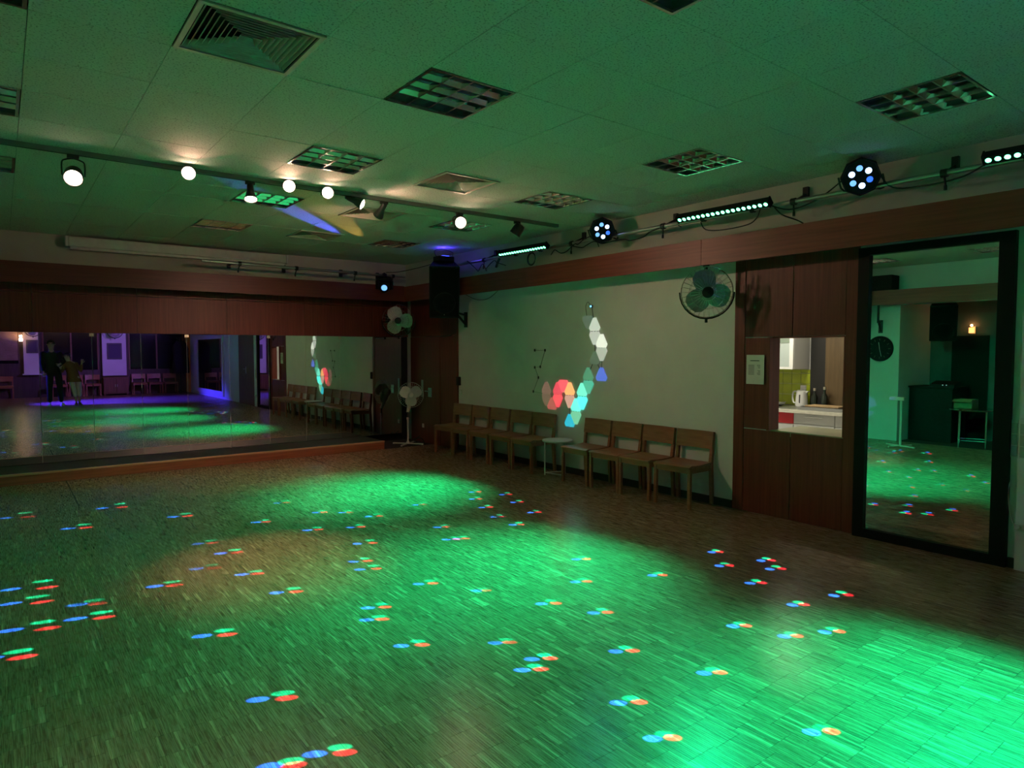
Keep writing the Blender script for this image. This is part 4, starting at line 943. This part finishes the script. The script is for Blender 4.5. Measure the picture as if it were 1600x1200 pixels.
rs = thing('rear_sconce', 'small lit wall lamp beside the cream blind at the rear', 'wall light', (.58, YR, 2.02))
MB().box(-.03, .03, 0, .03, -.05, .05).build('back_plate', M_clip, rs)
MB().lathe([(0, -.06), (.05, -.055), (.06, 0), (.05, .055), (.03, .06)], 16, (0, .09, 0)).build('globe', mat('lit_globe', (.9, .7, .6), .4, emit=(1., .62, .45), estr=6.), rs, True)
point(rs, (0, .20, .12), 9., (1., .5, .28), .04)
# ---- people
def skin(name, parent, m, P, E, root, sub=2):
    names = list(P); me = bpy.data.meshes.new(name); me.from_pydata([P[k][0] for k in names], [(names.index(a), names.index(b)) for a, b in E], [])
    me.materials.append(m); o = bpy.data.objects.new(name, me); COL.objects.link(o); o.parent = parent
    md = o.modifiers.new('skin', 'SKIN'); md.use_smooth_shade = True
    if not me.skin_vertices:
        bm = bmesh.new(); bm.from_mesh(me); bm.verts.layers.skin.verify(); bm.to_mesh(me); bm.free()
    for k, sv in zip(names, me.skin_vertices[0].data):
        r = P[k][1]; sv.radius = (r, r) if isinstance(r, (int, float)) else r; sv.use_root = (k == root)
    s = o.modifiers.new('sub', 'SUBSURF'); s.levels = s.render_levels = sub
    return o
def hand(P, E, wrist, d, pre, bend):
    """palm and five bent fingers grown from the wrist key; d forearm direction"""
    w = Vector(P[wrist][0]); d = _n(d); s = _n(d.cross(Vector((0, 1, .2)))); nrm = _n(s.cross(d))
    pk = pre + 'palm'; P[pk] = (tuple(w + d * .06), (.034, .02)); E.append((wrist, pk))
    for i, (off, ln) in enumerate(((-.028, .070), (-.010, .082), (.010, .078), (.027, .062))):
        b = w + d * .095 + s * off; m_ = b + d * ln * .5 + nrm * bend * .3 * ln; t = m_ + d * ln * .35 + nrm * bend * ln * .6
        for q, (pt, rr) in enumerate(((b, .0095), (m_, .009), (t, .0075))):
            P['%sf%d%d' % (pre, i, q)] = (tuple(pt), rr); E.append((pk if q == 0 else '%sf%d%d' % (pre, i, q - 1), '%sf%d%d' % (pre, i, q)))
    b = w + d * .045 - s * .035; t1 = b - s * .03 + d * .03; t2 = t1 + d * .028 + nrm * bend * .01
    for q, (pt, rr) in enumerate(((b, .012), (t1, .011), (t2, .009))):
        P['%sth%d' % (pre, q)] = (tuple(pt), rr); E.append((pk if q == 0 else '%sth%d' % (pre, q - 1), '%sth%d' % (pre, q)))
def face(t, c, look, r, hairm, long_hair=False):
    """eyes, nose, mouth, ears and hair on a head centred at c looking along look"""
    A = T(*c) @ frame(look)                      # -Z looks forward, Y up
    for s in (-1, 1):
        MB(A).lathe([(0, -.008), (.010, -.005), (.013, .004)], 10, (s * r * .40, r * .12, -r * .93)).build('eye', M_ink, t, True)
        MB(A).cbox((s * r * .40, r * .30, -r * .93), (r * .36, r * .06, .010)).build('eyebrow', hairm, t)
        MB(A).lathe([(0, -.010), (.018, -.005), (.020, .006), (0, .012)], 10, (s * r * .98, 0, 0)).build('ear', M_skin, t, True)
    MB(A).add([(-.013, -r*.28, -r*.93), (.013, -r*.28, -r*.93), (0, r*.2, -r*.92), (0, -r*.26, -r*1.2)], [(0, 1, 3), (1, 2, 3), (2, 0, 3), (0, 2, 1)]).build('nose', M_skin, t, True)
    MB(A).cbox((0, -r * .55, -r * .86), (r * .5, r * .09, .012)).build('mouth', mat('lip', (.30, .10, .08), .5), t)
    h = MB(A); n = 18; prof = []
    vs, fs = [], []; rings = 8
    for i in range(rings + 1):
        th = (i / rings) * (2.2 if long_hair else 1.55)
        for j in range(n):
            b = 2 * PI * j / n; rr = r * 1.14
            x, zf, y = rr * math.sin(th) * math.cos(b), rr * math.sin(th) * math.sin(b), rr * 1.16 * math.cos(th)
            if zf < 0 and y < r * .55: zf *= .45; x *= 1.0
            vs.append((x, y, zf * 1.05 + .012))
    for i in range(rings):
        for j in range(n): fs.append((i*n + j, i*n + (j+1) % n, (i+1)*n + (j+1) % n, (i+1)*n + j))
    h.add(vs, fs); h.build('hair', hairm, t, True)
def shoe(t, heel, toe, m, h=.085):
    heel, toe = Vector(heel), Vector(toe); d = _n(toe - heel); s = Vector((-d.y, d.x, 0)); L = (toe - heel).length
    vs, fs = [], []; st_ = ((0, .032, h), (.15, .040, h), (.40, .036, h * .9), (.62, .045, h * .62), (.85, .040, h * .45), (1., .018, h * .3))
    for q, wd, hh_ in st_:
        c = heel + d * L * q
        vs += [tuple(c - s * wd), tuple(c + s * wd), tuple(c + s * wd * .75 + Vector((0, 0, hh_))), tuple(c - s * wd * .75 + Vector((0, 0, hh_)))]
    for i in range(len(st_) - 1):
        for j in range(4): fs.append((i*4 + j, i*4 + (j+1) % 4, i*4 + 4 + (j+1) % 4, i*4 + 4 + j))
    fs += [(0, 3, 2, 1), tuple(range(len(vs) - 4, len(vs)))]
    o = MB().add(vs, fs).build('shoe', m, t, True, bevel=.01); return o
def person(loc, label, J, look, tops, legs, shoem, top_len, bare_calf=None, long_hair=False, headr=.098, k=1., bend=(.9, .9)):
    t = thing('person', label, 'person', loc)
    P = {'pelvis': (J['pelvis'], (.135*k, .10*k)), 'waist': (J['waist'], (.125*k, .09*k)), 'chest': (J['chest'], (.165*k, .105*k)), 'neck': (J['neck'], .052*k),
         'jaw': (J['jaw'], (headr*.74, headr*.85)), 'head': (J['head'], (headr*.88, headr)), 'crown': (J['crown'], headr*.62)}
    E = [('pelvis', 'waist'), ('waist', 'chest'), ('chest', 'neck'), ('neck', 'jaw'), ('jaw', 'head'), ('head', 'crown')]
    for s in 'LR':
        for a, b, r in (('chest', 'sh', .062), ('sh', 'el', .042), ('el', 'wr', .027)): P[b + s] = (J[b + s], r*k); E.append((a if a == 'chest' else a + s, b + s))
        for a, b, r in (('pelvis', 'hip', .088), ('hip', 'kn', .058), ('kn', 'an', .040)): P[b + s] = (J[b + s], r*k); E.append((a if a == 'pelvis' else a + s, b + s))
        hand(P, E, 'wr' + s, Vector(J['wr' + s]) - Vector(J['el' + s]), 'h' + s, bend['LR'.index(s)])
    skin('body', t, M_skin, P, E, 'pelvis', 2)
    face(t, J['head'], look, headr, M_hair, long_hair)
    g = .022
    m = MB(); vs, fs, n = [], [], 20
    C, W_, Hm, N_ = (Vector(J[q]) for q in ('chest', 'waist', 'hem', 'neck'))
    cs = [(Hm, .235*k, .17*k), (W_.lerp(Hm, .5), .195*k, .14*k), (W_, .178*k, .13*k), (W_.lerp(C, .5), .190*k, .138*k), (C, .215*k, .145*k),
          (C.lerp(N_, .45), .205*k, .125*k), (C.lerp(N_, .75), .12*k, .09*k), (C.lerp(N_, .95), .066*k, .066*k)]
    for c, a_, b_ in cs: vs += [tuple(c + Vector((a_ * math.cos(2*PI*q/n), b_ * math.sin(2*PI*q/n), 0))) for q in range(n)]
    for i_ in range(len(cs) - 1): fs += [(i_*n + q, i_*n + (q+1) % n, (i_+1)*n + (q+1) % n, (i_+1)*n + q) for q in range(n)]
    m.add(vs, fs)
    for s in 'LR':
        sh_, el_ = Vector(J['sh'+s]), Vector(J['el'+s]); cu = el_.lerp(Vector(J['wr'+s]), top_len)
        for a_, b_, ra, rb in ((sh_.lerp(C, .35), sh_, .085, .078), (sh_, el_, .078, .058), (el_, cu, .058, .042)): m.cyl(a_, b_, ra*k, rb*k, 14)
        for c, rr in ((sh_, .078), (el_, .058)): m.lathe([(rr*k*math.sin(PI*q/8), -rr*k*math.cos(PI*q/8)) for q in range(9)], 14, tuple(c))
    m.build('top', tops, t, True)
    Q = {'pelvis': (J['pelvis'], (.135*k+g*.8, .10*k+g*.8)), 'belt': (J['waist'], (.125*k+g*.6, .09*k+g*.6))}; F = [('pelvis', 'belt')]
    for s in 'LR':
        Q['hip'+s] = (J['hip'+s], .088*k+g); Q['kn'+s] = (J['kn'+s], .058*k+g*1.1)
        e = Vector(J['an'+s]) if bare_calf is None else Vector(J['kn'+s]).lerp(Vector(J['an'+s]), bare_calf)
        Q['end'+s] = (tuple(e), .046*k+g); F += [('pelvis', 'hip'+s), ('hip'+s, 'kn'+s), ('kn'+s, 'end'+s)]
    skin('trousers', t, legs, Q, F, 'pelvis', 2)
    for s in 'LR':
        a = Vector(J['an'+s]); shoe(t, (a.x, a.y - .07, 0), (a.x + J['toe'+s], a.y + .20, 0), shoem)
    return t
person((1.27, -2.55, 0), 'tall person in black shirt and black trousers with white shoes, seen in the mirror wall',
       dict(pelvis=(-.02, 0, 1.02), waist=(-.04, .0, 1.20), chest=(-.06, 0, 1.46), neck=(-.07, .01, 1.63), jaw=(-.07, .03, 1.73), head=(-.07, .03, 1.83), crown=(-.07, .01, 1.90), collar=(-.07, 0, 1.585), hem=(-.03, 0, .98),
            shL=(-.26, 0, 1.55), elL=(-.30, -.02, 1.25), wrL=(-.27, .08, 1.0), shR=(.13, 0, 1.55), elR=(.24, .10, 1.32), wrR=(.13, .22, 1.24),
            hipL=(-.12, 0, .95), knL=(-.13, .02, .52), anL=(-.14, 0, .09), hipR=(.09, 0, .95), knR=(.12, .03, .52), anR=(.15, 0, .09), toeL=-.04, toeR=.05),
       (-.1, 1, -.05), M_cloth, M_cloth, M_shoe, .85)
person((1.80, -2.45, 0), 'shorter person leaning over in rust brown sweater and pale trousers, in the mirror wall',
       dict(pelvis=(-.05, 0, .83), waist=(-.09, .0, .98), chest=(-.15, 0, 1.18), neck=(-.19, .02, 1.33), jaw=(-.21, .05, 1.40), head=(-.22, .05, 1.48), crown=(-.24, .03, 1.545), collar=(-.185, .01, 1.30), hem=(-.04, 0, .70),
            shL=(-.29, 0, 1.24), elL=(-.36, .10, 1.03), wrL=(-.40, .26, 1.12), shR=(-.0, 0, 1.23), elR=(.12, .05, 1.04), wrR=(.14, .12, 1.25),
            hipL=(-.12, 0, .76), knL=(-.06, .03, .43), anL=(-.01, 0, .08), hipR=(.04, 0, .76), knR=(.07, .02, .43), anR=(.06, 0, .08), toeL=-.03, toeR=.03),
       (-.25, 1, -.1), M_rust, M_white_tr, mat('brown_boot', (.10, .05, .025), .5), .9, .55, True, .088, .84)
